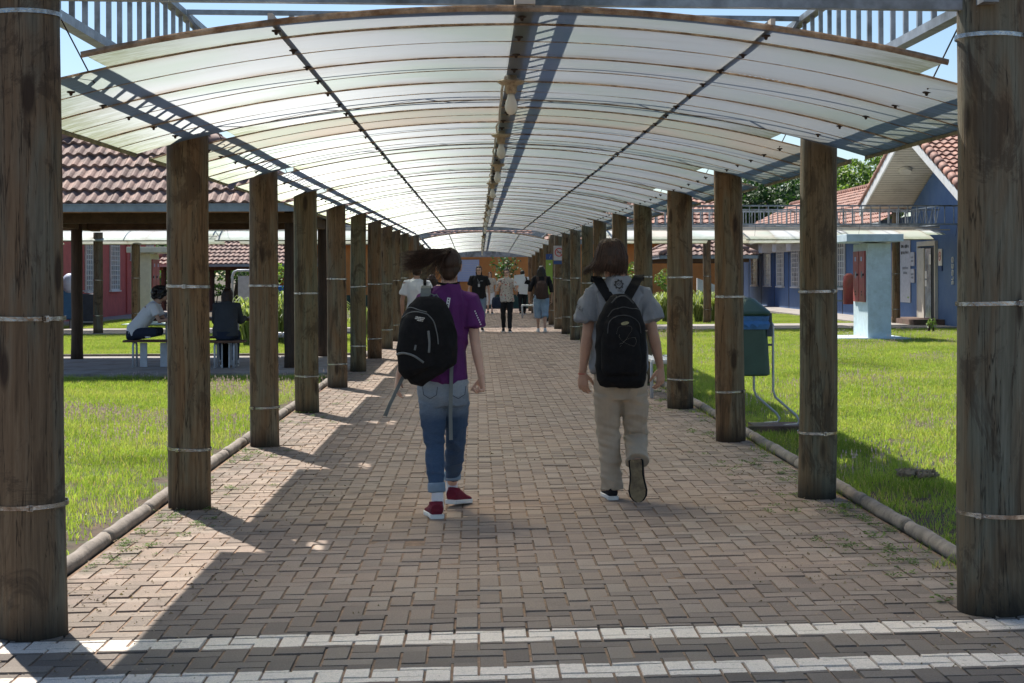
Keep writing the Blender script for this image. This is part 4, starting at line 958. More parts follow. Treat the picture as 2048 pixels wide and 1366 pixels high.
# ------------------------------------------------------------------ green litter bin
bx, by = 2.60, 15.55; t = root('litter_bin', 'green plastic litter bin with blue liner on a bent tube stand', 'bin', (bx, by, 0))
def rbox(zs, nm, mat, par, rc=.05):
    mb = MB(); rings = []
    for z, hx, hy_, oy in zs:
        ring = []
        for cx_, cy_, a0 in ((1,1,0),(-1,1,PI/2),(-1,-1,PI),(1,-1,3*PI/2)):
            for q in range(4): a = a0+q*PI/6; ring.append(Vector((bx+cx_*(hx-rc)+rc*math.cos(a), by+oy+cy_*(hy_-rc)+rc*math.sin(a), z)))
        rings.append(ring)
    n_ = 16; mb.add([v for r_ in rings for v in r_], [(i*n_+j, i*n_+(j+1)%n_, (i+1)*n_+(j+1)%n_, (i+1)*n_+j) for i in range(len(rings)-1) for j in range(n_)]+[tuple(range(n_-1,-1,-1)), tuple((len(rings)-1)*n_+j for j in range(n_))])
    return mb.build(nm, mat, par, smooth=False)
rbox([(.505,.165,.14,0),(.52,.185,.16,0),(1.05,.155,.15,0),(1.06,.15,.145,0)][::1], 'bin_body', 'bin_green', t)
rbox([(.95,.172,.17,0),(1.0,.185,.18,0),(1.03,.17,.168,0),(1.075,.178,.175,0)], 'liner', 'bag_blue', t, .04)
mb = MB()
for i in range(14):
    a = i*2*PI/14; q = Vector((bx+.18*math.cos(a), by-.02+.17*math.sin(a), 1.0)); mb.prism([q+Vector((-.03,0,0)), q+Vector((.03,0,0)), q+Vector((.015,-.01,-.03-.03*random.random()))], (0,0,0), (0,-.004,0))
mb.build('liner_fold', 'bag_blue', t)
rbox([(1.08,.175,.17,0),(1.10,.19,.185,0),(1.12,.185,.18,0),(1.235,.06,.06,.02),(1.25,.03,.03,.02)], 'lid', 'bin_green', t)
for k_, (yy, ex) in enumerate(((by-.11, 0), (by+.13, -.16))):
    mb = MB(); xx = bx+.205+ex*.9
    mb.tube([(xx-.02,yy,1.03),(xx+.01,yy,.99),(xx+.01,yy,.36),(xx+.03,yy-.01,.30),(xx+.22,yy-.05,.13),(xx+.25,yy-.05,.08),(xx+.23,yy-.05,.045),(xx+.10,yy-.05,.035)], .012, 8); mb.build('stand_tube', 'steel_light', t, smooth=True)
mb = MB(); mb.bar((bx+.17,by-.1,.80),(bx+.22,by-.1,.80),.03,.02); mb.bar((bx+.15,by-.12,.99),(bx+.2,by-.12,.99),.05,.22); mb.build('hinge', 'dark_steel', t)
mb = MB(); mb.box((2.92, 15.4, .0), (.62, .5, .09)); mb.box((2.88, 15.14, .005), (.7,.07,.10)); tag(mb.build('bin_plinth', 'brick_red'), 'red-brown low plinth under the green litter bin', 'plinth')

# ------------------------------------------------------------------ plants and trees
def strap_plant(x, y, h, n_, label, mat='leaf_pale', z=0, spread=.8):
    t = root('striped_plant', label, 'plant', (x, y, z), 'striped strap-leaved plants'); mb = MB()
    for _ in range(n_):
        a = random.uniform(0, 2*PI); L = h*random.uniform(.7,1.25); out = random.uniform(.2, spread)*h; w_ = random.uniform(.012,.026); b = Vector((random.uniform(-.12,.12), random.uniform(-.12,.12), 0))*h
        d = Vector((math.cos(a), math.sin(a), 0)); s_ = Vector((-d.y, d.x, 0)); mb.ca = random.random(); pts = [b, b+d*out*.25+Vector((0,0,L*.55)), b+d*out*.65+Vector((0,0,L*.85)), b+d*out*1.05+Vector((0,0,L*.72*random.uniform(.6,1.2)))]
        vs = []
        for i, p in enumerate(pts): ww = w_*(1, 1.1, .8, .1)[i]; vs += [p-s_*ww, p+s_*ww]
        mb.add(vs, [(2*i, 2*i+1, 2*i+3, 2*i+2) for i in range(3)])
    mb.build('leaves', mat, t, world=False); return t
pl = [(at(px, 600, Y).x, Y, h) for px, Y, h in ((485,36.5,.9),(498,35,.85),(512,36.8,1.0),(565,36,1.05),(578,37,1.1),(590,35.8,1.0),(652,38,.95),(660,37,.85),(1270,50,.7),(1330,51,.9),(1345,52.5,.8),(1396,50.5,.85),(1410,51.5,.95),(1425,50.8,.8),(725,39,.7))]
pw = ['beside the notice board','left of the second walkway post','hidden partly behind the second walkway post','between second and third left posts, nearest the pavilion post','between second and third left posts, tallest','just left of the third walkway post','between third and fourth left posts','right of the third left post, lower','behind the young man on the right','left of the fourth right-hand post','by the small shelter column','below the white ramp wall, left one','below the white ramp wall, tallest','below the white ramp wall beside the dark post','between distant left posts']
for (x, y, h), s_ in zip(pl, pw): strap_plant(x, y, h, 150, 'clump of pale striped leaves '+s_)
def foliage(mb, c, r, n_, ls, seed=0, clump=9):
    c = Vector(c); cl = []
    for _ in range(clump):
        d = Vector((random.gauss(0,1), random.gauss(0,1), random.gauss(0,.8))); d.normalize(); q = random.uniform(.35,.85); cl.append((c+Vector((d.x*r[0]*q, d.y*r[1]*q, d.z*r[2]*q)), random.uniform(.28,.5)))
    for _ in range(n_):
        cc, s_ = random.choice(cl); d = Vector((random.gauss(0,1), random.gauss(0,1), random.gauss(0,1))); d.normalize(); d *= random.uniform(.5,1.05)**.5
        p = cc+Vector((d.x*r[0]*s_, d.y*r[1]*s_, d.z*r[2]*s_*.9)); a = Vector((random.gauss(0,1), random.gauss(0,1), random.gauss(0,.7))).normalized(); b = a.orthogonal().normalized(); L = ls*random.uniform(.6,1.3)
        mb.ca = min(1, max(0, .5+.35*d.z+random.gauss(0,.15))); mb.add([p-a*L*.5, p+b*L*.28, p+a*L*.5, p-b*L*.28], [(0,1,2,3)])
    mb.ca = .5; return cl
def tree(label, x, y, h, r, mat, n_=2600, ls=.35, th=.25, group='background trees', clump=14, z=0):
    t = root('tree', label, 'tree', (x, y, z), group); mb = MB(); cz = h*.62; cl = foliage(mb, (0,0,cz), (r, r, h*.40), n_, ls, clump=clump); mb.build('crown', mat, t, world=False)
    mb = MB(); mb.tube([(0,0,-.3),(.05*r,0,h*.2),(0,.03*r,h*.42),(.05*r,0,h*.7)], [th, th*.8, th*.55, th*.2], 10)
    for c_, s_ in cl[:7]: mb.tube([(0,0,h*.28+random.random()*h*.15), c_*.6+Vector((0,0,h*.18)), c_], [th*.4, th*.25, th*.08], 6)
    mb.build('trunk', 'trunk', t, smooth=True, world=False); return t
tr = [(1395,108,7.6,3.2,'leaf_dark','dark green tree behind the right canopy, beside the second post'),(1455,112,8.6,3.8,'leaf_dark','dark round-crowned tree above the shelter roof'),(1530,106,9.4,4.2,'leaf_dark','tallest dark tree left of the third right-hand post'),(1590,110,9.0,3.6,'leaf_dark','dark tree touching the third right-hand post'),
      (1690,112,9.6,3.6,'leaf_light','light green tree left of the blue building gable'),(1745,108,10.0,3.4,'leaf_light','light green tree directly beside the gable'),(1560,116,8,3.6,'leaf_dark','lower dark tree over the wing roof'),
      (1300,112,7.5,3.6,'leaf_dark','dark tree behind the distant right posts'),(1225,120,7.0,3.5,'leaf_light','pale tree seen between distant right posts')]
for px, Y, h, r, m_, lb in tr: tree(lb, at(px,400,Y).x, Y, h, r, m_, 9000, .34)
for px, Y, h, r, m_, lb in ((350,98,6.0,4.2,'leaf_dark','dark tree behind the distant pavilion'),(470,92,6.0,4.5,'leaf_dark','dark tree behind the notice board'),(570,88,5.6,3.6,'leaf_light','pale green tree between the second and third left posts'),(640,86,5.6,3.2,'leaf_light','pale tree between the third and fourth left posts'),(690,90,5.8,3.0,'leaf_dark','dark tree among the distant left posts'),(860,96,6.6,4,'leaf_dark','dark tree above the far roof, left of centre'),(1000,99,6.8,4,'leaf_light','pale tree above the far roof at the end of the walkway'),(230,96,6.6,4,'leaf_dark','dark tree above the red building roof'),(120,90,6.6,4,'leaf_dark','dark tree at the far left edge')):
    tree(lb, at(px,400,Y).x, Y, h, r, m_, 3000, .34)
tree('small leafy tree in front of the orange wall at the end of the walkway', at(1012,540,66).x+.1, 69, 3.1, .75, 'leaf_dark', 500, .14, .07, group=None)
def shrub(label, x, y, h, r, mat, n_=900, ls=.10):
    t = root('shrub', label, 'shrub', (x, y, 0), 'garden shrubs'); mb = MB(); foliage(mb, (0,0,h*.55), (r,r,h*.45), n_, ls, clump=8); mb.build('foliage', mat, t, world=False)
    mb = MB()
    for _ in range(5): mb.tube([(random.uniform(-.1,.1),random.uniform(-.1,.1),-.02),(random.uniform(-.3,.3)*r,random.uniform(-.3,.3)*r,h*.5)], [.02,.008], 5)
    mb.build('stem', 'trunk', t, world=False)
for px, Y, h, r, m_, lb in ((1272,47.8,2.1,.45,'leaf_light','yellow-green shrub just right of the young man'),(1335,53,1.7,.5,'leaf_light','leafy shrub left of the small shelter'),(565,55,2.2,.8,'leaf_light','pale shrub behind the second left post'),(540,84,2.6,2.5,'leaf_dark','wide dark shrub far behind the pavilion posts'),(430,84,2.6,3,'leaf_dark','wide dark shrub under the distant pavilion roof'),(310,86,2.6,3,'leaf_dark','wide dark shrub left of the distant pavilion')):
    shrub(lb, at(px,560,Y).x, Y, h, r, m_, 900 if r < 2 else 2200, .10 if r < 2 else .22)
p_ = gnd(1862, 664); shrub('small bright weed plant growing by the blue building doorstep', p_.x, p_.y, .45, .18, 'leaf_light', 90, .08)
p_ = gnd(1790, 940); shrub('small dark tuft of dead stems on the lawn by the first right-hand post', 3.15, 11.6, .07, .15, 'litter', 260, .05)
# ------------------------------------------------------------------ people
def cloth(name, c, var=.12, rough=.85, bump=.25, fine=260, dirt=None, spec=.25): return pm(name, c, rough, 0, var, 5, bump, dirt=dirt, fine=fine, spec=spec)
M['skin'] = pm('skin_light', (.62,.40,.31), .5, 0, .1, 12, .12, fine=200, spec=.35)
M['skin_tan'] = pm('skin_tan', (.46,.275,.20), .5, 0, .12, 12, .12, fine=200, spec=.35)
M['hair_brown'] = pm('hair_dark_brown', (.055,.030,.021), .5, 0, .5, 30, .2, stretch=(1,1,.2), spec=.35, attr='rnd')
M['hair_black'] = pm('hair_black', (.012,.010,.010), .45, 0, .3, 30, .2, spec=.5)
M['shirt_purple'] = cloth('purple_cotton', (.10,.022,.125)); M['shirt_grey'] = cloth('heather_grey_cotton', (.235,.25,.28), .2)
M['khaki'] = cloth('khaki_twill', (.40,.335,.26), .12); M['black_cloth'] = cloth('black_cotton', (.016,.016,.019)); M['white_cloth'] = cloth('white_cotton', (.70,.72,.76), .05)
M['navy_cloth'] = cloth('navy_cloth', (.022,.030,.055)); M['charcoal_cloth'] = cloth('charcoal_cloth', (.055,.06,.07)); M['light_denim'] = cloth('light_denim', (.19,.27,.37), .15); M['capri_denim'] = cloth('pale_denim', (.25,.36,.50), .15)
M['cuff_denim'] = cloth('turned_denim', (.20,.27,.35), .15)
M['burgundy'] = cloth('burgundy_knit', (.16,.018,.035), .2, bump=.5, fine=500); M['sock'] = cloth('white_sock', (.68,.66,.68), .05); M['sole_white'] = pm('white_rubber', (.70,.70,.68), .6, 0, .08, 9, .05); M['sole_tan'] = pm('worn_gum_sole', (.21,.155,.085), .7, 0, .35, 16, .7, dirt=(.09,.06,.035), dirt_scale=14, fine=260)
M['brown_cloth'] = cloth('brown_canvas', (.065,.042,.036)); M['web_grey'] = cloth('grey_webbing', (.17,.19,.19), .15, bump=.5, fine=600); M['pipe_grey'] = cloth('grey_piping', (.16,.17,.175)); M['red_thread'] = cloth('red_thread', (.40,.04,.04))
n = NT('floral_cotton'); v = n.coord((1,1,1)); c = n.mix(n.ramp(n.noise(v, 26, 4, .6), [(.57, 0), (.62, 1)]), (.52,.49,.45), (.12,.09,.09)); c = n.mix(n.ramp(n.noise(v, 15, 3, .5), [(.62, 0), (.66, .8)]), c, (.40,.08,.08)); n.col(c); n.set(Roughness=.85); M['floral'] = n.m
n = NT('faded_blue_jeans'); tc = n.new('ShaderNodeTexCoord'); sx = n.new('ShaderNodeSeparateXYZ'); n.link(tc.outputs['Object'], sx.inputs[0])
v = n.coord((1,1,1)); h_ = n.math('ADD', sx.outputs['Z'], n.math('MULTIPLY', n.math('SUBTRACT', n.noise(v, 7, 4, .6), .5), .10))
c = n.ramp(h_, [(0, (.052,.088,.155)), (.58, (.050,.084,.15)), (.70, (.19,.235,.295)), (.80, (.28,.32,.365)), (.90, (.17,.225,.30))])
c = n.mix(.35, c, n.ramp(n.noise(n.coord((1,1,3)), 60, 5, .7), [(.3, (.55,.6,.65)), (.7, (1.35,1.35,1.3))]), 'MULTIPLY'); n.col(c); n.set(Roughness=.85, Specular_IOR_Level=.2); n.bump(n.noise(v, 400, 3, .6), .3, .002); M['jeans'] = n.m

def remesh(me, vox, smooth=2, sfac=.5):
    o = bpy.data.objects.new('tmp', me); COL.objects.link(o)
    m_ = o.modifiers.new('r','REMESH'); m_.mode = 'VOXEL'; m_.voxel_size = vox; m_.adaptivity = 0
    if smooth: s_ = o.modifiers.new('s','SMOOTH'); s_.iterations = smooth; s_.factor = sfac
    dg = bpy.context.evaluated_depsgraph_get(); dg.update(); r = bpy.data.meshes.new_from_object(o.evaluated_get(dg)); bpy.data.objects.remove(o); r.materials.clear(); return r
def wrinkle(me, fn):
    k = len(me.vertices); co = np.empty(k*3); me.vertices.foreach_get('co', co); no = np.empty(k*3); me.vertices.foreach_get('normal', no)
    co = co.reshape(-1,3); no = no.reshape(-1,3)
    d = np.array([fn(Vector(p)) for p in co]); co += no*d[:,None]; me.vertices.foreach_set('co', co.ravel()); me.update(); return me
def skinned(mb, name, mat, parent, vox, fn=None, smooth=2):
    me = mb.mesh(); me = remesh(me, vox, smooth)
    if fn: wrinkle(me, fn)
    return link_mesh(name, me, mat, parent, smooth=True, world=False)
NZ = noise.noise
def folds(amp, sx_, sy_, sz_, seed=0, amp2=0.0):
    return lambda p: amp*max(0, 1-abs(NZ(Vector((p.x*sx_+seed+.8*NZ(p*4), p.y*sy_, p.z*sz_)))*3.0))**1.3+max(-.0012, amp2*NZ(Vector((p.x*sx_*2.3, p.y*sy_*2.3+seed, p.z*sz_*2.1))))-amp*.05
def fr(p): return Vector(p)

def hand(mb, wr, d, nrm, side_v, L=.18, curl=(.35,.5,.5), spread=.06, r=.0085, thumb=.6):
    """wr wrist, d finger direction, nrm palm-facing direction, side_v towards the thumb; L hand length"""
    d = Vector(d).normalized(); nrm = Vector(nrm); nrm = (nrm-d*nrm.dot(d)).normalized(); t = Vector(side_v); t = (t-d*t.dot(d)-nrm*t.dot(nrm)).normalized(); k = L/.18; wr = Vector(wr)
    mb.tube([wr-d*.02, wr+d*.015*k, wr+d*.045*k, wr+d*.078*k, wr+d*.092*k], [(.026*k,.018*k),(.029*k,.017*k),(.037*k,.016*k),(.040*k,.014*k),(.034*k,.010*k)], 12, ref=t)
    for i, (o, ln) in enumerate(((.030,.070),(.010,.079),(-.011,.073),(-.030,.057))):
        b = wr+d*(.084-abs(i-1.2)*.004)*k+t*o*k; dirv = (d+t*spread*(1.5-i)*.6).normalized(); c = curl[0]*(1+.12*i); pts = [b-dirv*.01, b]; p = b; rad = [r*k*1.1, r*k*1.08]
        for q, f_ in enumerate((.44,.32,.24)):
            ang = c+sum(curl[1:1+q]); e = dirv*math.cos(ang)+nrm*math.sin(ang); p = p+e*ln*f_*k; pts.append(p); rad.append(r*k*(1.0,.92,.72)[q])
        mb.tube(pts, rad, 8)
        mb.ball(pts[-1], rad[-1]*.95, 8, 6)
    b = wr+d*.025*k+t*.026*k+nrm*.004; e1 = (d*.72+t*.62+nrm*thumb*.5).normalized(); e2 = (d*.9+t*.15+nrm*thumb*.7).normalized()
    mb.tube([wr+d*.012*k+t*.012*k, b, b+e1*.034*k, b+e1*.034*k+e2*.028*k, b+e1*.034*k+e2*.050*k], [.014*k,.0135*k,.0115*k,.0098*k,.007*k], 8)

def head(mb, c, tilt=0.0, yaw=0.0, k=1.0):
    """c: centre of the skull, facing +Y before yaw"""
    m_ = Matrix.Rotation(yaw, 3, 'Z') @ Matrix.Rotation(-tilt, 3, 'X'); c = Vector(c); P = lambda x, y, z: c+m_ @ (Vector((x, y, z))*k)
    mb.ball(P(0,-.005,.015), (.074*k,.093*k,.092*k), 20, 14, m_)
    mb.ball(P(0,.018,-.035), (.060*k,.070*k,.075*k), 18, 12, m_)
    mb.ball(P(0,.045,-.078), (.033*k,.034*k,.030*k), 12, 8, m_)            # chin
    mb.tube([P(0,.082,.008), P(0,.096,-.015), P(0,.106,-.034), P(0,.088,-.044)], [.009*k,.011*k,.013*k,.008*k], 8)
    for s_ in (-1,1):
        mb.ball(P(s_*.012,.092,-.038), .007*k, 8, 6); mb.ball(P(s_*.036,.060,-.022), (.022*k,.020*k,.020*k), 10, 8)
        mb.tube([P(s_*.052,.068,.018), P(s_*.030,.086,.024), P(s_*.012,.086,.020)], [.006*k,.008*k,.007*k], 8)     # brow
        mb.tube([P(s_*.074,-.004,-.036), P(s_*.079,-.010,-.012), P(s_*.083,-.014,.010), P(s_*.078,-.004,.018)], [(.006*k,.008*k),(.006*k,.013*k),(.006*k,.014*k),(.004*k,.008*k)], 10, ref=m_ @ Vector((1,0,0)))
    mb.tube([P(-.022,.080,-.060), P(0,.089,-.059), P(.022,.080,-.060)], [.004*k,.0065*k,.004*k], 8)
    mb.tube([P(-.018,.079,-.066), P(0,.087,-.067), P(.018,.079,-.066)], [.004*k,.0065*k,.004*k], 8)
    return P, m_
def face_bits(P, m_, t, k=1.0, glasses=False):
    for s_ in (-1,1):
        mb = MB(); mb.ball(P(s_*.031,.078,.004), (.012*k,.007*k,.0065*k), 10, 8, m_); e = mb.build('eye', 'eye_white', t, smooth=True, world=False); mb = MB(); mb.ball(P(s_*.031,.084,.004), (.006*k,.003*k,.006*k), 10, 8, m_); mb.build('iris', 'dark', e, world=False, smooth=True)
    mb = MB(); mb.tube([P(-.024,.087,-.0625), P(0,.094,-.062), P(.024,.087,-.0625)], [.0028*k,.005*k,.0028*k], 8); mb.build('lips', 'lip', t, smooth=True, world=False)
    if glasses:
        mb = MB()
        for s_ in (-1,1): mb.tube([P(s_*.031+.024*math.cos(a),.100,.003+.019*math.sin(a)) for a in [i*2*PI/16 for i in range(17)]], .0025*k, 6, cap=False); mb.tube([P(s_*.055,.098,.006), P(s_*.074,.02,.01)], .002, 6)
        mb.tube([P(-.008,.101,.006), P(.008,.101,.006)], .002, 6); mb.build('glasses', 'dark', t, world=False)
M['eye_white'] = pm('eye_white', (.6,.58,.55), .3, 0, .02, 5, 0); M['lip'] = pm('lip', (.35,.12,.11), .5, 0, .05, 9, 0)

def strands(name, mat, parent, paths, w0=.0035, n_=5, world=False):
    """hair locks: list of (points, width) swept as flat tapered tubes"""
    mb = MB()
    for pts, w_ in paths:
        k = len(pts); rr = [(w_*(1-.75*max(0, (i/(k-1)-.35))/.65), w_*.45*(1-.6*i/(k-1))) for i in range(k)]; mb.ca = random.random(); mb.tube(pts, rr, 4, cap=True)
    mb.ca = .5
    return mb.build(name, mat, parent, smooth=True, world=world)
def bez(a, b, c, d, t): return a*(1-t)**3+b*3*t*(1-t)**2+c*3*t*t*(1-t)+d*t**3

def person(name, label, loc, J, mats, rz=0, vox=.008, cat='person', k=1.0, legs='long', sleeve='short', glasses=False, tilt=0, hyaw=0, face=False, female=True, group=None, shoe='plain', hem=None, twist=0, bare_foot=False, wr_amp=1.0):
    """J: joints in metres, local frame, facing +Y.  Body = one continuous mesh, clothes and hair its children's siblings under the person"""
    t = root('person', label, cat, loc, group, rz); V3 = Vector; j = {a: V3(b) for a, b in J.items() if not isinstance(b, dict)}
    mb = MB(); P, m_ = head(mb, j['head'], tilt, hyaw, k)
    sw = (j['shR']-j['shL']).length/2; nb = j['neck']
    mb.tube([j['head']+V3((0,-.012,-.03))*k, j['head']+V3((0,-.015,-.10))*k, nb+V3((0,0,.02)), nb+V3((0,0,-.05))], [.048*k,.050*k,.056*k,.08*k], 14)
    ch, wa, pe = j['chest'], j['waist'], j['pelvis']
    mb.tube([nb, ch+V3((0,0,.09)), ch, wa, pe, pe-V3((0,0,.08))], [(.075,.06),(sw*.9,.085),(sw*.86,.10),(sw*.70,.085),(sw*.86,.10),(sw*.7,.09)], 20, ref=(1,0,0))
    for s_ in 'LR':
        a, e, w_ = j['sh'+s_], j['el'+s_], j['wr'+s_]
        m1 = a.lerp(e, .35); m2 = e.lerp(w_, .28); ar = .9 if female else 1.08
        mb.tube([a+V3((0,0,.01)), m1, a.lerp(e, .8), e, m2, e.lerp(w_, .7), w_], [.046*ar,.043*ar,.036*ar,.035*ar,.036*ar,.027*ar,.023*ar], 14)
        hp, kn, an = j['hip'+s_], j['kn'+s_], j['an'+s_]
        mb.tube([hp, hp.lerp(kn,.5), kn, kn.lerp(an,.3), kn.lerp(an,.75), an, an-V3((0,0,.03))], [.078,.066,.050,.050,.036,.032,.03], 14)
        hd = J.get('hand'+s_); sd = 1 if s_ == 'R' else -1
        hand(mb, w_, hd['d'], hd['n'], hd['t'], hd.get('L', .175 if female else .19), hd.get('curl', (.35,.45,.35)), thumb=hd.get('th', .6))
    skinned(mb, 'body', mats['skin'], t, vox if vox > .006 else .0042, smooth=2 if vox > .006 else 3)
    if face: face_bits(P, m_, t, k, glasses)
    # shirt
    ease = mats.get('ease', .018); hz = hem if hem is not None else pe.z-.02; mb = MB(); tp = ch+V3((0,0,.11)); W1 = mats.get('hemw', sw*.86+ease*1.2)
    pcx = pe.x+(wa.x-pe.x)*max(0, (hz-pe.z)/(wa.z-pe.z+1e-6))
    mb.tube([V3((pcx, pe.y, hz)), V3((pcx, pe.y, hz+.02)), V3((wa.x, wa.y, wa.z)), ch-V3((0,0,.04)), ch+V3((0,0,.05)), tp, nb+V3((0,0,-.005)), nb+V3((0,.0,.012))],
            [(W1*.93,.125),(W1,.13),(mats.get('waistw', sw*.72+ease),.105+ease),(sw*.86+ease,.115+ease*.6),(sw*.93+ease*.5,.108+ease*.5),(sw*.86,.09),(.082,.072),(.066,.062)], 28, ref=(1,0,0))
    for s_ in 'LR':
        a, e, w_ = j['sh'+s_], j['el'+s_], j['wr'+s_]; se = mats.get('sleeve_ease', .014); d_ = (e-a).normalized()
        if sleeve == 'short': f_ = mats.get('sleeve_len', .66); mb.tube([nb.lerp(a,.45)-V3((0,0,.02)), a+V3((0,0,.0)), a.lerp(e,f_*.5), a.lerp(e,f_)], [.042,.047+se*.3,.048+se*1.0,.050+se*1.9], 16)
        elif sleeve == 'mid': mb.tube([nb.lerp(a,.45)-V3((0,0,.02)), a, a.lerp(e,.6), e, e.lerp(w_,.25)], [.045,.056,.050,.047,.046], 16)
        else: mb.tube([nb.lerp(a,.45)-V3((0,0,.02)), a, a.lerp(e,.6), e, e.lerp(w_,.5), e.lerp(w_,.95)], [.045,.060,.053,.050,.044,.036], 16)
    sd_ = random.random()*50
    shirt = skinned(mb, mats.get('shirt_name','t_shirt'), mats['shirt'], t, max(.0058, vox), folds(.016*wr_amp, 9, 9, 3.2, sd_, .005*wr_amp), 2)
    # trousers
    mb = MB(); le = mats.get('leg_ease', .012); hipw = mats.get('hipw', sw*.80)
    mb.tube([wa.lerp(pe,.62), pe+V3((0,-.006,.03)), pe-V3((0,.008,.05)), pe-V3((0,.0,.11))], [(hipw*.86,.10),(hipw*.98,.112),(hipw,.118),(hipw*.90,.10)], 26, ref=(1,0,0))
    for s_ in 'LR':
        hp, kn, an = j['hip'+s_], j['kn'+s_], j['an'+s_]
        if legs == 'long': pts = [hp+V3((0,-.005,.02)), hp.lerp(kn,.35), hp.lerp(kn,.75), kn, kn.lerp(an,.30), kn.lerp(an,.7), kn.lerp(an, mats.get('leg_end', .97))]; rr = mats.get('leg_r', [.083,.078,.062,.056,.056,.046,.045])
        else: pts = [hp+V3((0,-.005,.02)), hp.lerp(kn,.35), hp.lerp(kn,.75), kn, kn.lerp(an,.28)]; rr = mats.get('leg_r', [.085,.082,.070,.062,.060])
        mb.tube(pts, [r_+le for r_ in rr], 18)
    sd_ = random.random()*50; kz = (j['knL'].z, j['knR'].z)
    def leg_f(p):
        b = folds(.006*wr_amp, 7, 7, 11, sd_, .002*wr_amp)(p); kk = math.exp(-((p.z-kz[0])/.10)**2)+math.exp(-((p.z-.17)/.09)**2)+.6*math.exp(-((p.z-pe.z+.13)/.06)**2)
        return b+mats.get('stack', .007)*wr_amp*kk*NZ(Vector((p.x*5+sd_, p.y*5, p.z*30+p.x*9)))
    pants = skinned(mb, mats.get('pants_name','trousers'), mats['pants'], t, max(.0058, vox), leg_f, 2)
    return t, P, m_, shirt, pants, j
def shoe(t, heel, toe, up=(0,0,1), L=.265, w_=.046, mat='black_cloth', sole='sole_white', h=.07, flat=True, under=None, low=False):
    """heel, toe: ground points of the sole ends; up: shoe's own up direction"""
    heel, toe, up = Vector(heel), Vector(toe), Vector(up); d = (toe-heel).normalized(); up = (up-d*up.dot(d)).normalized(); s_ = d.cross(up); L = (toe-heel).length
    prof = [(0,.030),(.03,.036),(.15,.037),(.35,.034),(.55,.040),(.72,.047),(.86,.042),(.96,.026),(1,.010)]; k = w_/.047
    mb = MB(); n_ = 9; lo, mi, hi = [], [], []
    def ring(zz, g): 
        R_ = [heel+d*(f*L)+s_*(wd*k+g)+up*zz for f, wd in prof]; L_ = [heel+d*(f*L)-s_*(wd*k+g)+up*zz for f, wd in prof][::-1]; return R_+L_
    rings = [ring(.002, -.003), ring(.006, .001), ring(.024, .002), ring(.028, -.002)]; m__ = len(rings[0])
    mb.add([v for r_ in rings for v in r_], [(i*m__+q, i*m__+(q+1)%m__, (i+1)*m__+(q+1)%m__, (i+1)*m__+q) for i in range(3) for q in range(m__)]+[tuple(range(m__-1,-1,-1)), tuple(3*m__+q for q in range(m__))])
    o = mb.build('shoe_sole', sole, t, world=False, fix=True)
    if under:
        mb = MB(); r0, r1 = ring(.0005, -.009), ring(.004, -.009); mb.add(r0+r1, [(q, (q+1)%m__, m__+(q+1)%m__, m__+q) for q in range(m__)]+[tuple(range(m__-1,-1,-1)), tuple(m__+q for q in range(m__))]); mb.build('tread', under, o, world=False, fix=True)
    mb = MB(); hh = h
    cs = [(.015,.031,hh*.80),(.10,.037,hh*.95),(.25,.038,hh*.90),(.42,.038,hh*.75),(.6,.040,hh*.48),(.78,.044,hh*.34),(.92,.032,hh*.26),(.985,.014,hh*.16)]
    mb.tube([heel+d*(f*L)+up*(.020+hz*.5) for f, wd, hz in cs], [(wd*k*1.0, hz*.62) for f, wd, hz in cs], 16, ref=s_)
    if not low: mb.tube([heel+d*.035+up*.04, heel+d*.045+up*(hh+.018)], [(.034*k,.036),(.037*k,.042)], 16, ref=s_)
    return skinned(mb, 'shoe', mat, t, .0048, smooth=2)

def ribbon(name, mat, pts, w_, th, parent, side=None, world=False):
    """flat strap along pts; side = width direction (vector or list)"""
    mb = MB(); k = len(pts); pts = [Vector(p) for p in pts]; vs = []
    for i, p in enumerate(pts):
        d = (pts[min(i+1,k-1)]-pts[max(i-1,0)]).normalized(); s_ = Vector(side[i] if isinstance(side, list) else side); s_ = (s_-d*s_.dot(d)).normalized(); n_ = d.cross(s_); ww = w_[i] if isinstance(w_, list) else w_
        vs += [p+s_*ww/2+n_*th/2, p-s_*ww/2+n_*th/2, p-s_*ww/2-n_*th/2, p+s_*ww/2-n_*th/2]
    mb.add(vs, [(i*4+q, i*4+(q+1)%4, (i+1)*4+(q+1)%4, (i+1)*4+q) for i in range(k-1) for q in range(4)]+[(3,2,1,0), tuple((k-1)*4+q for q in range(4))])
    return mb.build(name, mat, parent, smooth=False, world=world, fix=True)
def tree_of(objs):
    V_, F_ = [], []
    for o in objs:
        b = len(V_); V_ += [v.co.copy() for v in o.data.vertices]; F_ += [tuple(b+i for i in p.vertices) for p in o.data.polygons]
    return BVHTree.FromPolygons(V_, F_)
def onto(bvh, x, z, off=.003, y0=-2, dy=1):
    h = bvh.ray_cast(Vector((x, y0, z)), Vector((0, dy, 0)))
    return (h[0]+Vector((0, -dy*off, 0))) if h[0] is not None else None
def onto_path(bvh, pts, off=.003, sub=6):
    out = []
    for i in range(len(pts)-1):
        for q in range(sub): f = q/sub; out.append((pts[i][0]*(1-f)+pts[i+1][0]*f, pts[i][1]*(1-f)+pts[i+1][1]*f))
    out.append(pts[-1]); r_ = []
    for x, z in out:
        p = onto(bvh, x, z, off)
        if p is not None: r_.append(p)
    return r_
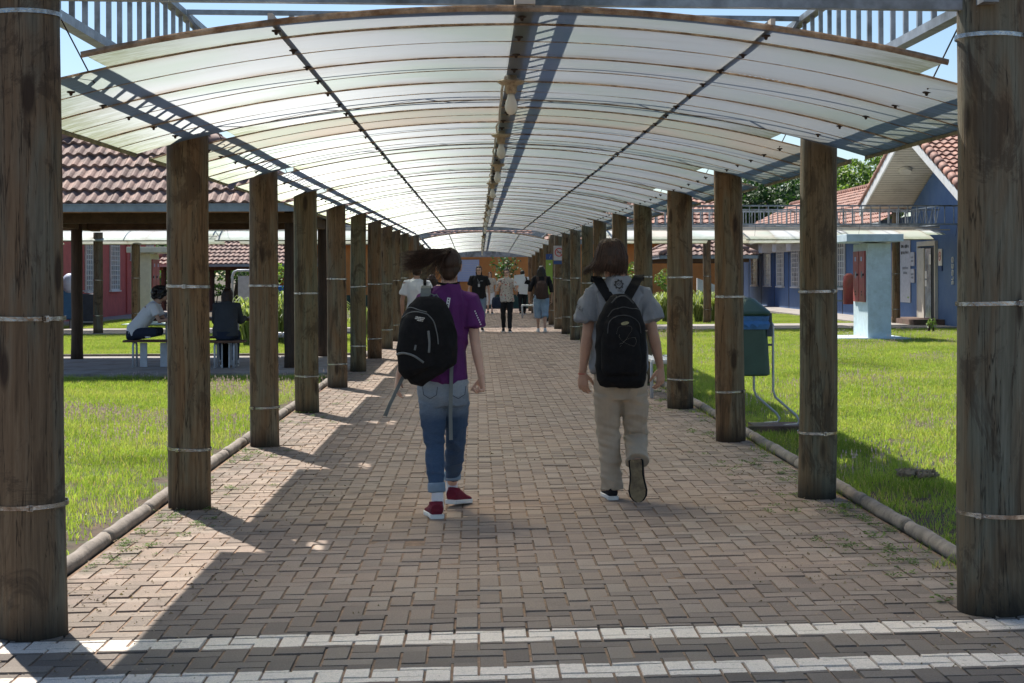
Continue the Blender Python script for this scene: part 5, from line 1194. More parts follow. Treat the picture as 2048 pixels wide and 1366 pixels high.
def smooth_path(pts, k=6):
    """Catmull-Rom through 2-D points"""
    out = []; P = [pts[0]]+list(pts)+[pts[-1]]
    for i in range(1, len(P)-2):
        for q in range(k):
            t_ = q/k; out.append(tuple(.5*((2*P[i][a])+(-P[i-1][a]+P[i+1][a])*t_+(2*P[i-1][a]-5*P[i][a]+4*P[i+1][a]-P[i+2][a])*t_**2+(-P[i-1][a]+3*P[i][a]-3*P[i+1][a]+P[i+2][a])*t_**3) for a in (0,1)))
    out.append(tuple(pts[-1])); return out
def decal_text(name, txt, size, mat, parent, bvh, cx, cz, rot=0, off=.003, sx_=1):
    me = text_mesh(txt, size, 0.0); c_, s_ = math.cos(rot), math.sin(rot)
    for v in me.vertices:
        x, z = v.co.x*sx_*c_-v.co.y*s_+cx, v.co.x*sx_*s_+v.co.y*c_+cz; p = onto(bvh, x, z, off); v.co = p if p is not None else Vector((x, -.1, z))
    return link_mesh(name, me, mat, parent, world=False)

# ================================================================== young woman in purple
GY = 10.0; GS = F/GY; g0 = at(890, 1035, GY); GL = Vector((g0.x, GY, 0))
def gp(px, py, y=0): q = at(px, py, GY+y); return Vector((q.x-GL.x, y, q.z))
DN = Vector((0,0,-1))
J = dict(head=gp(898,532,.02), neck=gp(897,574,.0), chest=gp(893,625,0), waist=gp(888,700,0), pelvis=gp(886,772,0),
    shL=gp(846,600,.0), elL=gp(818,690,.03), wrL=gp(797,752,.10), shR=gp(941,600,0), elR=gp(951,690,-.02), wrR=gp(963,754,-.03),
    hipL=gp(864,792,0), knL=gp(869,890,-.02), anL=gp(874,1000,-.14), hipR=gp(911,792,.02), knR=gp(912,885,.14), anR=gp(904,968,.36),
    handL=dict(d=(-.18,.25,-1), n=(1,0,-.1), t=(0,1,0), curl=(.3,.45,.4), th=.7), handR=dict(d=(.02,.05,-1), n=(-.9,-.45,0), t=(-.3,1,0), curl=(1.0,1.1,.8), th=1.0))
mats = dict(skin='skin', shirt='shirt_purple', pants='jeans', pants_name='jeans', leg_r=[.078,.075,.060,.052,.053,.042,.040], leg_ease=.006, leg_end=.84, hipw=.158, waistw=.128, hemw=.155, sleeve_len=.60, ease=.012, sleeve_ease=.016)
girl, P, m_, g_shirt, g_pants, gj = person('person', 'young woman walking away in purple t-shirt and blue jeans, dark ponytail blowing left', GL, J, mats, vox=.0045, female=True, hem=gp(0,766).z, k=.94, hyaw=.0)
# turned-up cuffs, socks, shoes
for s_, (cx, cy), yy in (('L',(872.5,975),-.118),('R',(904,952),.32)):
    c0 = gp(cx, cy-10, yy); c1 = gp(cx+1, cy+9, yy-.005); mb = MB(); mb.tube([c0, c0.lerp(c1,.15), c0.lerp(c1,.85), c1], [.050,.054,.054,.051], 20); skinned(mb, 'turned_cuff', 'cuff_denim', girl, .005, folds(.002, 12, 12, 20, 3), 1)
shoe(girl, Vector((gp(876,1035).x,-.19,.0)), Vector((gp(868,1035).x-.02,.065,0)), mat='burgundy', h=.085, w_=.056)
shoe(girl, Vector((gp(901,1035,.32).x,.30,.022)), Vector((gp(924,1035,.52).x+.04,.53,.0)), mat='burgundy', h=.085, w_=.054)
for cx, yy, z0 in ((875,-.14,.06),(903.5,.36,.085)): 
    c = gp(cx, 1000, yy); mb = MB(); mb.tube([Vector((c.x, yy, z0-.02)), Vector((c.x, yy, z0+.02)), Vector((c.x, yy+.005, z0+.085)), Vector((c.x, yy+.005, z0+.10))], [.036,.038,.036,.034], 16); mb.build('sock', 'sock', girl, smooth=True, world=False)
# hair: combed cap and streaming ponytail
mb = MB(); hc = gj['head']; kk = .94
mb.ball(hc+Vector((0,-.016,.024))*kk, (.082*kk,.098*kk,.098*kk), 24, 16); mb.ball(hc+Vector((0,-.055,-.025))*kk, (.066*kk,.050*kk,.062*kk), 18, 12); mb.ball(hc+Vector((0,-.07,-.055))*kk, (.045*kk,.030*kk,.04*kk), 14, 10)
skinned(mb, 'hair', 'hair_brown', girl, .005, folds(.0022, 30, 30, 4, 2), 2)
paths = []; tie = hc+Vector((-.004,-.085,.075))
for _ in range(230):       # strands drawn over the skull to the tie
    a = random.uniform(-PI*.95, PI*.95); el = random.uniform(-.75,.9); d_ = Vector((math.sin(a)*math.cos(el)*.083, math.cos(a)*math.cos(el)*.098*1.0, math.sin(el)*.098))*kk
    if d_.y > .03 and d_.z < .03: continue
    s0 = hc+Vector((0,-.014,.022))*kk+d_*1.02; 
    if s0.z < hc.z-.06 and s0.y > hc.y-.02: continue
    mid = (s0+tie)/2-hc; mid = hc+mid.normalized()*max(mid.length, .102*kk) if mid.length > 0 else s0
    paths.append(([bez(s0, s0.lerp(mid,.6), mid, tie, t_) for t_ in np.linspace(0,1,9)], random.uniform(.0014,.003)))
for i in range(1500):       # ponytail
    u = random.gauss(0,1); v_ = random.gauss(0,1); low = random.random()
    end = gp(random.uniform(798,830), 0, 0); zt_ = gp(0, random.triangular(506,552,528) if low < .92 else random.uniform(545,572)).z
    if low >= .92: end = gp(random.uniform(825,870), 0, 0)
    e = Vector((end.x, random.uniform(-.16,.02), zt_)); b_ = tie+Vector((u*.008, v_*.012, u*.010))
    a1 = b_+Vector((-.07+u*.006,-.03,.022+v_*.005)); a2 = e+Vector((.10+.02*u, .0, .022+.008*v_)); L_ = random.uniform(.75,1.06)
    pts = [bez(b_, a1, a2, e, t_*L_)+Vector((0, .004*u*t_, .004*math.sin(t_*7+u)+.004*t_*v_*math.sin(t_*6))) for t_ in np.linspace(0,1,14)]
    paths.append((pts, random.uniform(.0012,.0032)))
for i in range(60):        # loose fine ends
    b_ = gp(random.uniform(800,850), random.uniform(505,545), random.uniform(-.12,0)); e = b_+Vector((random.uniform(-.05,.01), random.uniform(-.03,.03), random.uniform(-.03,.02))); paths.append(([bez(b_, b_+Vector((-.02,0,.02)), e+Vector((0,0,.015)), e, t_) for t_ in np.linspace(0,1,7)], .0008))
for i in range(46):        # nape wisps
    x = random.uniform(-.045,.045); b_ = hc+Vector((x,-.075,-.055)); e = b_+Vector((x*.1,.012,-random.uniform(.02,.05))); paths.append(([b_.lerp(e, t_) for t_ in (0,.5,1)], .0016))
strands('hair', 'hair_brown', girl, paths)
mb = MB(); mb.tube([tie+Vector((.016*math.cos(a),.004,.016*math.sin(a))) for a in [i*2*PI/12 for i in range(13)]], .005, 6, cap=False); mb.build('hair_tie', 'black_cloth', girl, smooth=True, world=False)
# lanyard, printed strip, sleeve print
bv = tree_of([g_shirt]); nbk = gj['neck']
ribbon('lanyard', 'bag_black', [nbk+Vector((.068*math.cos(a), -.006+.062*math.sin(a), .016+.010*math.cos(a)**2)) for a in np.linspace(-PI*1.05, PI*.05, 15)], .014, .003, girl, side=(0,0,1))
st0, st1 = gp(898.5,595), gp(894,622); pts = onto_path(bv, [(st0.x, st0.z), (st1.x, st1.z)], .003, 6); ribbon('printed_strip', 'white_cloth', pts, .020, .002, girl, side=(1,0,0))
bvs = bv
for i in range(5): q = st0.lerp(st1, .12+.19*i); p = onto(bv, q.x, q.z, .0065); mb = MB(); mb.box(p, (.007,.001,.009)); mb.build('strip_mark', 'dark', girl, world=False) if i < 5 else None
pts = [gp(952,620,0), gp(956,632,0), gp(960,643,0)]
mb = MB()
for i in range(7): q = gp(950+i*1.9, 622+i*4.3, 0); p = onto(bv, q.x, q.z, .003); p and mb.box(p, (.007,.002,.008))
mb.build('sleeve_print', 'white_cloth', girl, world=False)
mb = MB(); q0, q1 = gp(938,742), gp(937,768); pts = onto_path(bv, [(q0.x-.004, q0.z), (q1.x-.006, q1.z+.012)], .003, 4); 
if len(pts) > 2: ribbon('hem_label', 'white_cloth', pts, .014, .002, girl, side=(1,.5,0))
# jeans pockets: stitched outlines
bvp = tree_of([g_pants])
for cx in (861, 917):
    o_ = [(cx-15,771),(cx-13,787),(cx,795),(cx+13,787),(cx+15,771)]; pts = onto_path(bvp, [(gp(a,b).x, gp(a,b).z) for a, b in o_], .002, 5); mb = MB(); mb.tube(pts, .0016, 5); mb.build('pocket_stitching', 'navy_cloth', girl, world=False)

# her backpack, hanging from the left shoulder
bp = root('backpack', 'black backpack with grey piping hanging from the left shoulder of the woman in purple', 'backpack', GL)
def bpx(px, py, y=0): return gp(px, py, y)
mb = MB(); secs = [(756,868,30,.050),(750,864,46,.085),(735,859,54,.105),(700,856,59,.115),(660,855,56,.112),(630,856,48,.100),(610,857,38,.080),(598,857,26,.060),(593,857,16,.040)]
mb.tube([bpx(x, y, -.215) for y, x, w_, d_ in secs], [(w_/GS, d_) for y, x, w_, d_ in secs], 28, ref=(1,0,0))
body_ = skinned(mb, 'bag_body', 'bag_black', bp, .006, folds(.006, 7, 7, 5, 11, .003), 3)
mb = MB(); secs = [(744,842,34,.05),(736,838,40,.075),(700,836,42,.085),(668,838,40,.080),(640,842,33,.065),(626,846,22,.045)]
mb.tube([bpx(x, y, -.275) for y, x, w_, d_ in secs], [(w_/GS, d_) for y, x, w_, d_ in secs], 24, ref=(1,0,0)); pk = skinned(mb, 'front_pocket', 'bag_black', bp, .006, folds(.004, 8, 8, 5, 4, .003), 3)
bvb = tree_of([body_, pk])
def piping(px_pts, r_, nm='piping', mat='pipe_grey', off=.001):
    pp = smooth_path([(bpx(a,b).x, bpx(a,b).z) for a, b in px_pts], 5); pts = [p for p in (onto(bvb, x, z, off) for x, z in pp) if p is not None]; mb = MB()
    if len(pts) > 2: mb.tube(pts, r_, 6); mb.build(nm, mat, bp, smooth=True, world=False)
piping([(798,655),(803,640),(817,626),(836,621),(858,626)], .0035); piping([(858,626),(870,640),(877,665),(879,684)], .0035); piping([(812,620),(824,613),(842,618),(857,622)], .003)
piping([(797,705),(812,701),(832,706),(851,719)], .0075, 'pocket_zip_flap'); piping([(860,658),(862,680),(861,700)], .0075, 'side_zip_flap'); piping([(836,685),(834,695)], .006, 'zip_pull')
mb = MB()
for r_, (x0_, x1_) in enumerate(((836,853),(835,852),(839,850))):        # small worn white print, unreadable
    xx = x0_
    while xx < x1_:
        w_ = random.uniform(.8,1.8); q = bpx(xx, 631+r_*3.0+.15*(xx-836)); p = onto(bvb, q.x, q.z, .002)
        if p is not None: mb.box(p, (w_/GS,.001,random.uniform(.0045,.0075)))
        xx += w_+.45
mb.build('bag_print', 'letter_white', bp, world=False)
# straps
ribbon('shoulder_strap', 'web_grey', [bpx(851,600,-.12), bpx(851,590,-.10), bpx(852,578,-.05), bpx(853,573,.0), bpx(852,580,.06)], .062, .012, bp, side=(1,0,0))
ribbon('shoulder_strap', 'bag_black', [bpx(872,601,-.14), bpx(884,612,-.17), bpx(896,640,-.17), bpx(904,680,-.15), bpx(909,700,-.14), bpx(908,718,-.13)], [.05,.07,.07,.055,.035,.022], .012, bp, side=(.8,-.6,0))
mb = MB(); pts = [bpx(a,b,-.19+.0004*(b-600)) for a,b in ((870,599),(884,604),(897,624),(903,655),(908,685),(912,700),(911,715),(907,722))]; mb.tube(pts, .0032, 6); mb.build('piping', 'pipe_grey', bp, smooth=True, world=False)
ribbon('webbing_tail', 'web_grey', [bpx(907,722,-.14), bpx(903,735,-.15), bpx(902,780,-.15), bpx(901,830,-.14), bpx(902,880,-.14)], .022, .0025, bp, side=(1,.2,0))
ribbon('webbing_tail', 'web_grey', [bpx(814,742,-.18), bpx(803,760,-.20), bpx(791,785,-.21), bpx(779,810,-.21), bpx(770,832,-.20)], [.022,.022,.020,.022,.026], .0035, bp, side=(1,.3,.5))
mb = MB(); mb.tube([bpx(858,595,-.16), bpx(862,588,-.17), bpx(868,590,-.17), bpx(866,598,-.17)], .006, 6); mb.tube([bpx(866,594,-.17), bpx(873,589,-.17), bpx(877,596,-.17)], .005, 6); mb.build('grab_loop', 'web_grey', bp, smooth=True, world=False)
mb = MB(); q = bpx(908,722,-.145); mb.box(q, (.026,.010,.018)); mb.build('buckle', 'bag_black', bp, world=False)

# ================================================================== young man in grey
MY = 10.6; MS = F/MY; m0 = at(1240, 1000, MY); ML = Vector((m0.x, MY, 0))
def mp(px, py, y=0): q = at(px, py, MY+y); return Vector((q.x-ML.x, y, q.z))
J = dict(head=mp(1222,516,.02), neck=mp(1234,556,.0), chest=mp(1237,610,0), waist=mp(1239,690,0), pelvis=mp(1241,760,0),
    shL=mp(1183,587,.0), elL=mp(1175,672,-.02), wrL=mp(1165,744,.01), shR=mp(1288,587,0), elR=mp(1306,668,-.01), wrR=mp(1321,735,.05),
    hipL=mp(1215,790,0), knL=mp(1217,868,.06), anL=mp(1225,982,.05), hipR=mp(1268,790,0), knR=mp(1271,873,.09), anR=mp(1275,925,-.12),
    handL=dict(d=(.04,.0,-1), n=(.55,.8,0), t=(1,-.5,0), curl=(.30,.55,.45), th=.9, L=.185), handR=dict(d=(.02,.05,-1), n=(-.7,.75,0), t=(-1,-.6,0), curl=(.30,.55,.45), th=.9, L=.185))
mats = dict(skin='skin_tan', shirt='shirt_grey', pants='khaki', leg_r=[.080,.076,.065,.061,.059,.056,.062], leg_ease=.012, hipw=.178, waistw=.176, hemw=.19, ease=.024, sleeve_ease=.022, sleeve_len=.66, stack=.009)
man, P, m_, m_shirt, m_pants, mj = person('person', 'young man walking away in grey t-shirt and khaki trousers, dark bobbed hair', ML, J, mats, vox=.0045, female=False, hem=mp(0,748).z, k=1.0, wr_amp=1.3)
shoe(man, mp(1226,0,-.03)*Vector((1,1,0)) if False else Vector((mp(1226,900).x,-.02,0)), Vector((mp(1220,900).x-.01,.25,0)), mat='black_cloth', h=.075)
tx = mp(1268,1000,-.19); shoe(man, Vector((mp(1266,900).x,-.175,.285)), Vector((mp(1267,900).x+.012,-.20,.012)), up=(0.15,.98,.02), mat='black_cloth', sole='bag_black', under='sole_tan', h=.07, w_=.060)
mb = MB(); w_ = mj['wrL']; mb.tube([w_+Vector((.027*math.cos(a), .022*math.sin(a), -.012)) for a in [i*2*PI/16 for i in range(17)]], .0028, 6, cap=False); mb.build('bracelet', 'red_thread', man, smooth=True, world=False)
# bobbed hair
hc = mj['head']; mb = MB(); mb.ball(hc+Vector((0,-.012,.022)), (.088,.104,.104), 24, 16); mb.tube([hc+Vector((0,-.02,.03)), hc+Vector((-.008,-.022,-.04)), hc+Vector((-.016,-.018,-.085))], [(.090,.098),(.100,.098),(.098,.080)], 20, ref=(1,0,0)); skinned(mb, 'hair', 'hair_brown', man, .006, folds(.003, 26, 26, 3, 5), 2)
paths = []
for i in range(760):
    a = random.uniform(-PI, PI); tp_ = hc+Vector((random.gauss(0,.012), -.01+random.gauss(0,.015), .128)); cx, cy = math.sin(a), -math.cos(a)
    if cy > .45: continue
    rx = .099+random.uniform(-.004,.008); ry = .108
    m1 = hc+Vector((cx*rx*.80, -.012+cy*ry*.8, .092)); m2 = hc+Vector((cx*rx*1.06, -.012+cy*ry, .0+random.uniform(-.01,.01)))
    wind = -.012-.034*max(0,-cx)-.01*random.random(); zend = -random.uniform(.095,.126); flip = random.uniform(-.004,.022)
    e = hc+Vector((cx*(rx+flip)+wind*1.25, -.015+cy*(.092+random.uniform(-.006,.01)), zend+(.012 if cx < -.5 else 0)))
    pts = [bez(tp_, m1+Vector((0,0,.03)), m1, m2, t_) for t_ in np.linspace(0,1,7)]+[bez(m2, m2+Vector((0,0,-.03)), e+Vector((-.2*wind,0,.035)), e, t_) for t_ in np.linspace(.2,1,6)]
    paths.append((pts, random.uniform(.0016,.0036)))
for i in range(60):
    b_ = hc+Vector((random.uniform(-.115,-.08), random.uniform(-.08,.02), random.uniform(-.09,-.02))); e = b_+Vector((random.uniform(-.045,-.01), random.uniform(-.01,.01), random.uniform(-.035,.01))); paths.append(([bez(b_, b_+Vector((-.01,0,.01)), e+Vector((.01,0,.01)), e, t_) for t_ in np.linspace(0,1,6)], .0010))
strands('hair', 'hair_brown', man, paths)
# gear emblem, lettering
bv = tree_of([m_shirt]); gc = mp(1235.2,568.5); r_ = 7.4/MS; n_ = 48; vs, fs = [], []
for jx in range(n_):
    a = 2*PI*jx/n_; tooth = (jx % 6) < 3; ro = r_*(1.36 if tooth else 1.08)
    for q in (r_*.80, ro): vs.append(onto(bv, gc.x+q*math.cos(a), gc.z+q*math.sin(a), .003) or Vector((gc.x,-.1,gc.z)))
mb = MB(); mb.add(vs, [(2*i, 2*i+1, (2*i+3)%(2*n_), (2*i+2)%(2*n_)) for i in range(n_)]); em = mb.build('gear_emblem', 'dark', man, world=False)
decal_text('emblem_monogram', 'XST', .026, 'dark', man, bv, gc.x, gc.z, 0, .003, .8); q = mp(1238.2,581.5); decal_text('emblem_caption', 'info', .026, 'dark', man, bv, q.x, q.z, -.15, .003)
q = mp(1157.5,615); decal_text('sleeve_print', 'NILA', .030, 'dark', man, bv, q.x, q.z, -.72, .003, .9)
# his backpack
bp = root('backpack', 'plain black backpack with dotted ribbon pattern on the back of the young man', 'backpack', ML)
mb = MB(); secs = [(775,1243,32,.03),(771,1243,43,.06),(760,1243,48.5,.085),(730,1243,50.5,.10),(690,1242,50,.108),(650,1241,47,.105),(625,1240,39,.092),(607,1239,29,.072),(594,1238,19,.045),(589,1238,12,.03)]
mb.tube([mp(x, y, -.205) for y, x, w_, d_ in secs], [(w_/MS, d_) for y, x, w_, d_ in secs], 28, ref=(1,0,0)); body_ = skinned(mb, 'bag_body', 'bag_black', bp, .006, folds(.007, 7, 7, 6, 21, .004), 3)
mb = MB(); secs = [(752,1243,34,.03),(744,1243,38,.06),(712,1242,40,.075),(672,1241,37,.075),(645,1240,31,.06),(631,1239,20,.035)]
mb.tube([mp(x, y, -.265) for y, x, w_, d_ in secs], [(w_/MS, d_) for y, x, w_, d_ in secs], 24, ref=(1,0,0)); pk = skinned(mb, 'front_pocket', 'bag_black', bp, .006, folds(.006, 9, 9, 6, 14, .004), 3)
bvb = tree_of([body_, pk]); Z = lambda zx, zy: (mp(1140+zx/10.78, 580+zy/10.78).x, mp(1140+zx/10.78, 580+zy/10.78).z)
for ln in ([(915,905),(925,830),(965,760),(1040,740),(1130,740),(1200,748),(1235,800),(1200,880),(1150,950),(1110,1020),(1040,1085),(975,1115)],[(965,925),(970,985),(1040,1060),(1120,1110),(1210,1145),(1280,1158),(1325,1090),(1320,1020),(1290,985),(1220,990),(1120,1020),(1050,1075),(985,1165)]):
    pp = smooth_path([Z(a,b) for a, b in ln], 3); mb = MB()
    for i, (x, z) in enumerate(pp):
        p = onto(bvb, x, z, .001)
        if p is not None: mb.ball(p, .0015, 6, 4)
    mb.build('dotted_ribbon_print', 'dot_tan', bp, world=False) if 'dot_tan' in M else None
    if 'dot_tan' not in M: M['dot_tan'] = pm('printed_dots', (.26,.23,.19), .6, 0, .2, 9, 0); mb.build('dotted_ribbon_print', 'dot_tan', bp, world=False)
x, z = Z(1088,685); mb = MB(); vs = [onto(bvb, x+.026*math.cos(a), z+.0105*math.sin(a)+.004*math.cos(a), .003) for a in [i*2*PI/20 for i in range(20)]]; vs = [v for v in vs if v is not None]; mb.add(vs, [tuple(range(len(vs)))]); mb.build('oval_badge', 'badge', bp, world=False) if 'badge' in M else None
if 'badge' not in M: M['badge'] = pm('oval_badge', (.30,.27,.14), .5, 0, .5, 60, 0); mb.build('oval_badge', 'badge', bp, world=False)
def curve_on(nm, mat, ln, r_):
    pp = smooth_path([Z(a,b) for a, b in ln], 5); pts = [p for p in (onto(bvb, x, z, .001) for x, z in pp) if p is not None]; mb = MB(); mb.tube(pts, r_, 6); mb.build(nm, mat, bp, smooth=True, world=False)
M['zip'] = pm('dark_zip', (.045,.045,.05), .5, 0, .2, 30, .2)
curve_on('zip', 'zip', [(740,560),(840,420),(950,380),(1080,350),(1230,380),(1400,400),(1500,500)], .003); curve_on('zip', 'zip', [(730,900),(760,680),(880,560),(1080,520),(1280,580),(1400,700),(1440,900)], .003); curve_on('piping', 'zip', [(830,270),(940,150),(1060,120),(1160,150),(1290,280)], .005)
x, z = Z(1560,855); p = onto(bvb, x, z, .004); mb = MB(); mb.box(p or Vector((x,-.2,z)), (.022,.006,.010)); mb.build('side_buckle', 'strap', bp, world=False)
for s_, tp_, bt in ((-1,(1193,556),(1221,603)),(1,(1279,553),(1252,600))):
    a, b = mp(*tp_, -.02), mp(*bt, -.125); pts = []
    for t_ in np.linspace(-.25, 1, 12):
        q = a.lerp(b, max(t_, 0)); p = onto(bv, q.x, q.z, .012)
        if t_ < 0: pts.append(Vector((a.x+s_*.004, .05*(-t_/.25)+.0, a.z+.008+t_*.12)))
        else: pts.append(Vector((q.x, min(p.y if p is not None else q.y, -.02-.10*t_) , q.z+.006)))
    ribbon('shoulder_strap', 'bag_black', pts, .062, .014, bp, side=(1,0,0))
# ================================================================== people farther off
def walker(name_label, px, py, Y, H, mats, face=1, stride=.30, lead='L', arms=None, hair=None, sleeve='short', legs='long', female=True, glasses=False, vox=.009, hem=None, feet='plain', shoe_mat='black_cloth', sole='sole_white', dx=0, sock=False, hipw=None):
    g = gnd(px, py); loc = Vector((at(px, 600, Y).x, Y, 0)); s_ = 1 if lead == 'R' else -1; W = H*.112
    f = lambda x, y, z: (x*H, y*H, z*H)
    J = dict(head=f(0,.012,.925), neck=f(0,0,.848), chest=f(0,0,.755), waist=f(0,0,.625), pelvis=f(0,0,.53), shL=f(-.107,0,.815), shR=f(.107,0,.815),
             elL=f(-.140,-.015,.635), elR=f(.140,-.015,.635), wrL=f(-.140,.03,.49), wrR=f(.140,.03,.49), hipL=f(-.052,0,.50), hipR=f(.052,0,.50),
             knL=f(-.052,.05 if s_ < 0 else -.0,.285), knR=f(.052,.05 if s_ > 0 else -.0,.285), anL=f(-.045, stride*.42*(1 if s_ < 0 else -1),.050 if s_ < 0 else .065), anR=f(.045, stride*.42*(1 if s_ > 0 else -1),.050 if s_ > 0 else .065),
             handL=dict(d=(0,.1,-1), n=(1,0,0), t=(0,1,0)), handR=dict(d=(0,.1,-1), n=(-1,0,0), t=(0,1,0)))
    if arms: J.update({k_: (f(*v) if not isinstance(v, dict) else v) for k_, v in arms.items()})
    m2 = dict(ease=.016, hipw=.155); m2.update(mats)
    t, P, m_, sh, pa, j = person('person', name_label, loc, J, m2, rz=(0 if face > 0 else PI), vox=vox, female=female, face=face < 0, glasses=glasses, legs=legs, sleeve=sleeve, k=H/1.72, hem=(hem or .50)*H)
    for sd in 'LR':
        a = j['an'+sd]; shoe(t, Vector((a.x, a.y-.055, 0 if a.z < .06*H else .02)), Vector((a.x+(.02 if sd == 'R' else -.02), a.y+.185, 0)), mat=shoe_mat, sole=sole, h=.07)
    hc = j['head']; k = H/1.72
    if hair:
        mb = MB(); mb.ball(hc+Vector((0,-.014,.022))*k, (.083*k,.098*k,.100*k), 20, 12)
        L = hair.get('len', .2)
        if L: 
            w_ = hair.get('w', .085); zz = [0,-L*.35,-L*.7,-L]; back = hair.get('back', -.045)
            mb.tube([hc+Vector((0,back+.01,.02)), hc+Vector((0,back,-.03)), hc+Vector((0,back-.012,-L*.55)), hc+Vector((0,back-.02,-L))], [(w_*.9,.07),(w_,.062),(w_*hair.get('mid',.95),.045),(w_*.6,.022)], 18, ref=(1,0,0))
        if hair.get('curl'):
            for _ in range(hair.get('n', 50)): d = Vector((random.gauss(0,1), random.gauss(0,1)-.4, random.gauss(0,1)+.3)).normalized(); mb.ball(hc+Vector((d.x*.08, d.y*.085-.02, d.z*.085+.02))*hair.get('cs',1), .025, 8, 6)
        if hair.get('bun'): mb.ball(hc+Vector((0,-.06,.10)), .04, 10, 8)
        me = remesh(mb.mesh(), .009, 2)
        if face < 0 or hair.get('open'):       # keep the face clear
            bm_ = bmesh.new(); bm_.from_mesh(me); rm = [v for v in bm_.verts if v.co.y > hc.y+.052*k and v.co.z < hc.z+.058*k and abs(v.co.x-hc.x) < .062*k]; bmesh.ops.delete(bm_, geom=rm, context='VERTS'); bm_.to_mesh(me); bm_.free()
        wrinkle(me, folds(.006, 22, 22, 4, px)); link_mesh('hair', me, hair.get('mat','hair_brown'), t, smooth=True, world=False)
    return t, j, loc, sh
def bag(name, label, t, loc, rz, c, secs, mat, straps=(), extra=None):
    b_ = root(name, label, 'backpack' if name == 'backpack' else 'bag', loc, None, rz); mb = MB(); mb.tube([Vector(c)+Vector((0,0,z)) for z, w_, d_ in secs], [(w_, d_) for z, w_, d_ in secs], 22, ref=(1,0,0)); skinned(mb, 'bag_body', mat, b_, .008, folds(.005, 9, 9, 7, 3), 2)
    for pts, w_, th in straps: ribbon('shoulder_strap', mat, pts, w_, th, b_, side=(1,0,0))
    return b_
# woman in black polo
H = 1.74
t1, j, loc, sh = walker('woman in black short-sleeved polo, blue jeans and glasses walking toward the camera', 958, 660, 42.6, H, dict(skin='skin', shirt='black_cloth', shirt_name='polo_shirt', pants='light_denim', pants_name='jeans', hipw=.185, waistw=.175, hemw=.19, leg_r=[.098,.092,.074,.064,.066,.055,.05], sleeve_len=.62), face=-1, lead='R', stride=.30, hair=dict(len=.24, w=.085), glasses=True, arms=dict(elL=(-.15,-.03,.635), wrL=(-.155,.0,.48), elR=(.15,-.02,.635), wrR=(.15,.05,.49)))
mb = MB(); nk = j['neck']; mb.tube([nk+Vector((-.06,.03,.0)), nk+Vector((-.035,.105,-.10)), nk+Vector((-.0,.135,-.22)), nk+Vector((.035,.105,-.10)), nk+Vector((.06,.03,.0))], .004, 5); mb.build('lanyard', 'white_cloth', t1, world=False)
mb = MB(); mb.box(nk+Vector((0,.145,-.26)), (.05,.006,.08)); mb.build('badge_card', 'board_grey', t1, world=False)
bv = tree_of([sh]); mb = MB()
for i in range(5): h_ = bv.ray_cast(Vector((-.09+i*.012, 2, 1.33)), Vector((0,-1,0))); h_[0] and mb.box(h_[0]+Vector((0,.003,.004*(i%2))), (.008,.002,.010))
mb.build('chest_print', 'white_cloth', t1, world=False)
# woman in floral blouse holding an open folder
H = 1.66
t2, j, loc, sh = walker('woman in pale floral blouse and black trousers raising white papers, walking toward the camera', 1013, 660, 42.2, H, dict(skin='skin', shirt='floral', shirt_name='blouse', pants='black_cloth', hipw=.165, hemw=.19, waistw=.17, leg_r=[.085,.078,.062,.052,.052,.042,.036]), face=-1, lead='L', stride=.24, sleeve='mid', glasses=True, hair=dict(len=.06, w=.075, bun=True), hem=.475,
    arms=dict(elL=(-.150,.02,.66), wrL=(-.160,.15,.745), elR=(.150,.0,.65), wrR=(.115,.10,.72), handL=dict(d=(.3,.3,1), n=(1,.2,-.2), t=(0,1,.3), curl=(.9,.9,.6)), handR=dict(d=(-.45,.3,1), n=(0,-1,.3), t=(1,0,0), curl=(.9,.9,.6))))
# local x is mirrored by the 180 degree turn: her left arm (local L, -x) is on the right of the picture
pp_ = root('papers', 'open white papers held up by the woman in the floral blouse', 'papers', (loc.x, loc.y, 0), None, PI)
wl = j['wrL']; mb = MB(); c = wl+Vector((-.07,.065,.10)); mb.prism([c+Vector((.15,0,-.13)), c+Vector((-.10,.0,-.10)), c+Vector((-.13,-.03,.17)), c+Vector((.14,-.03,.14))], (0,0,0), (0,.003,0)); mb.build('sheet', 'white_cloth', pp_, world=False, fix=True)
mb = MB(); c = wl+Vector((-.17,.06,-.10)); mb.prism([c+Vector((.12,0,-.14)), c+Vector((-.10,.0,-.16)), c+Vector((-.12,.02,.10)), c+Vector((.10,.02,.14))], (0,0,0), (0,.003,0)); mb.build('sheet', 'white_cloth', pp_, world=False, fix=True)
hb = bag('shoulder_bag', 'dark navy shoulder bag at the side of the woman in floral blouse', t2, (loc.x, loc.y, 0), PI, (.245,.02,.62), [(0,.12,.06),(.05,.14,.07),(.2,.14,.065),(.27,.12,.04),(.29,.09,.02)], 'navy_cloth'); ribbon('bag_strap', 'navy_cloth', [Vector((.15,.03,.88)), Vector((.17,.06,1.15)), Vector((.14,.07,1.32)), Vector((.12,0,1.40)), Vector((.15,-.06,1.2)), Vector((.20,-.02,.9))], .03, .005, hb, side=(.3,1,0))
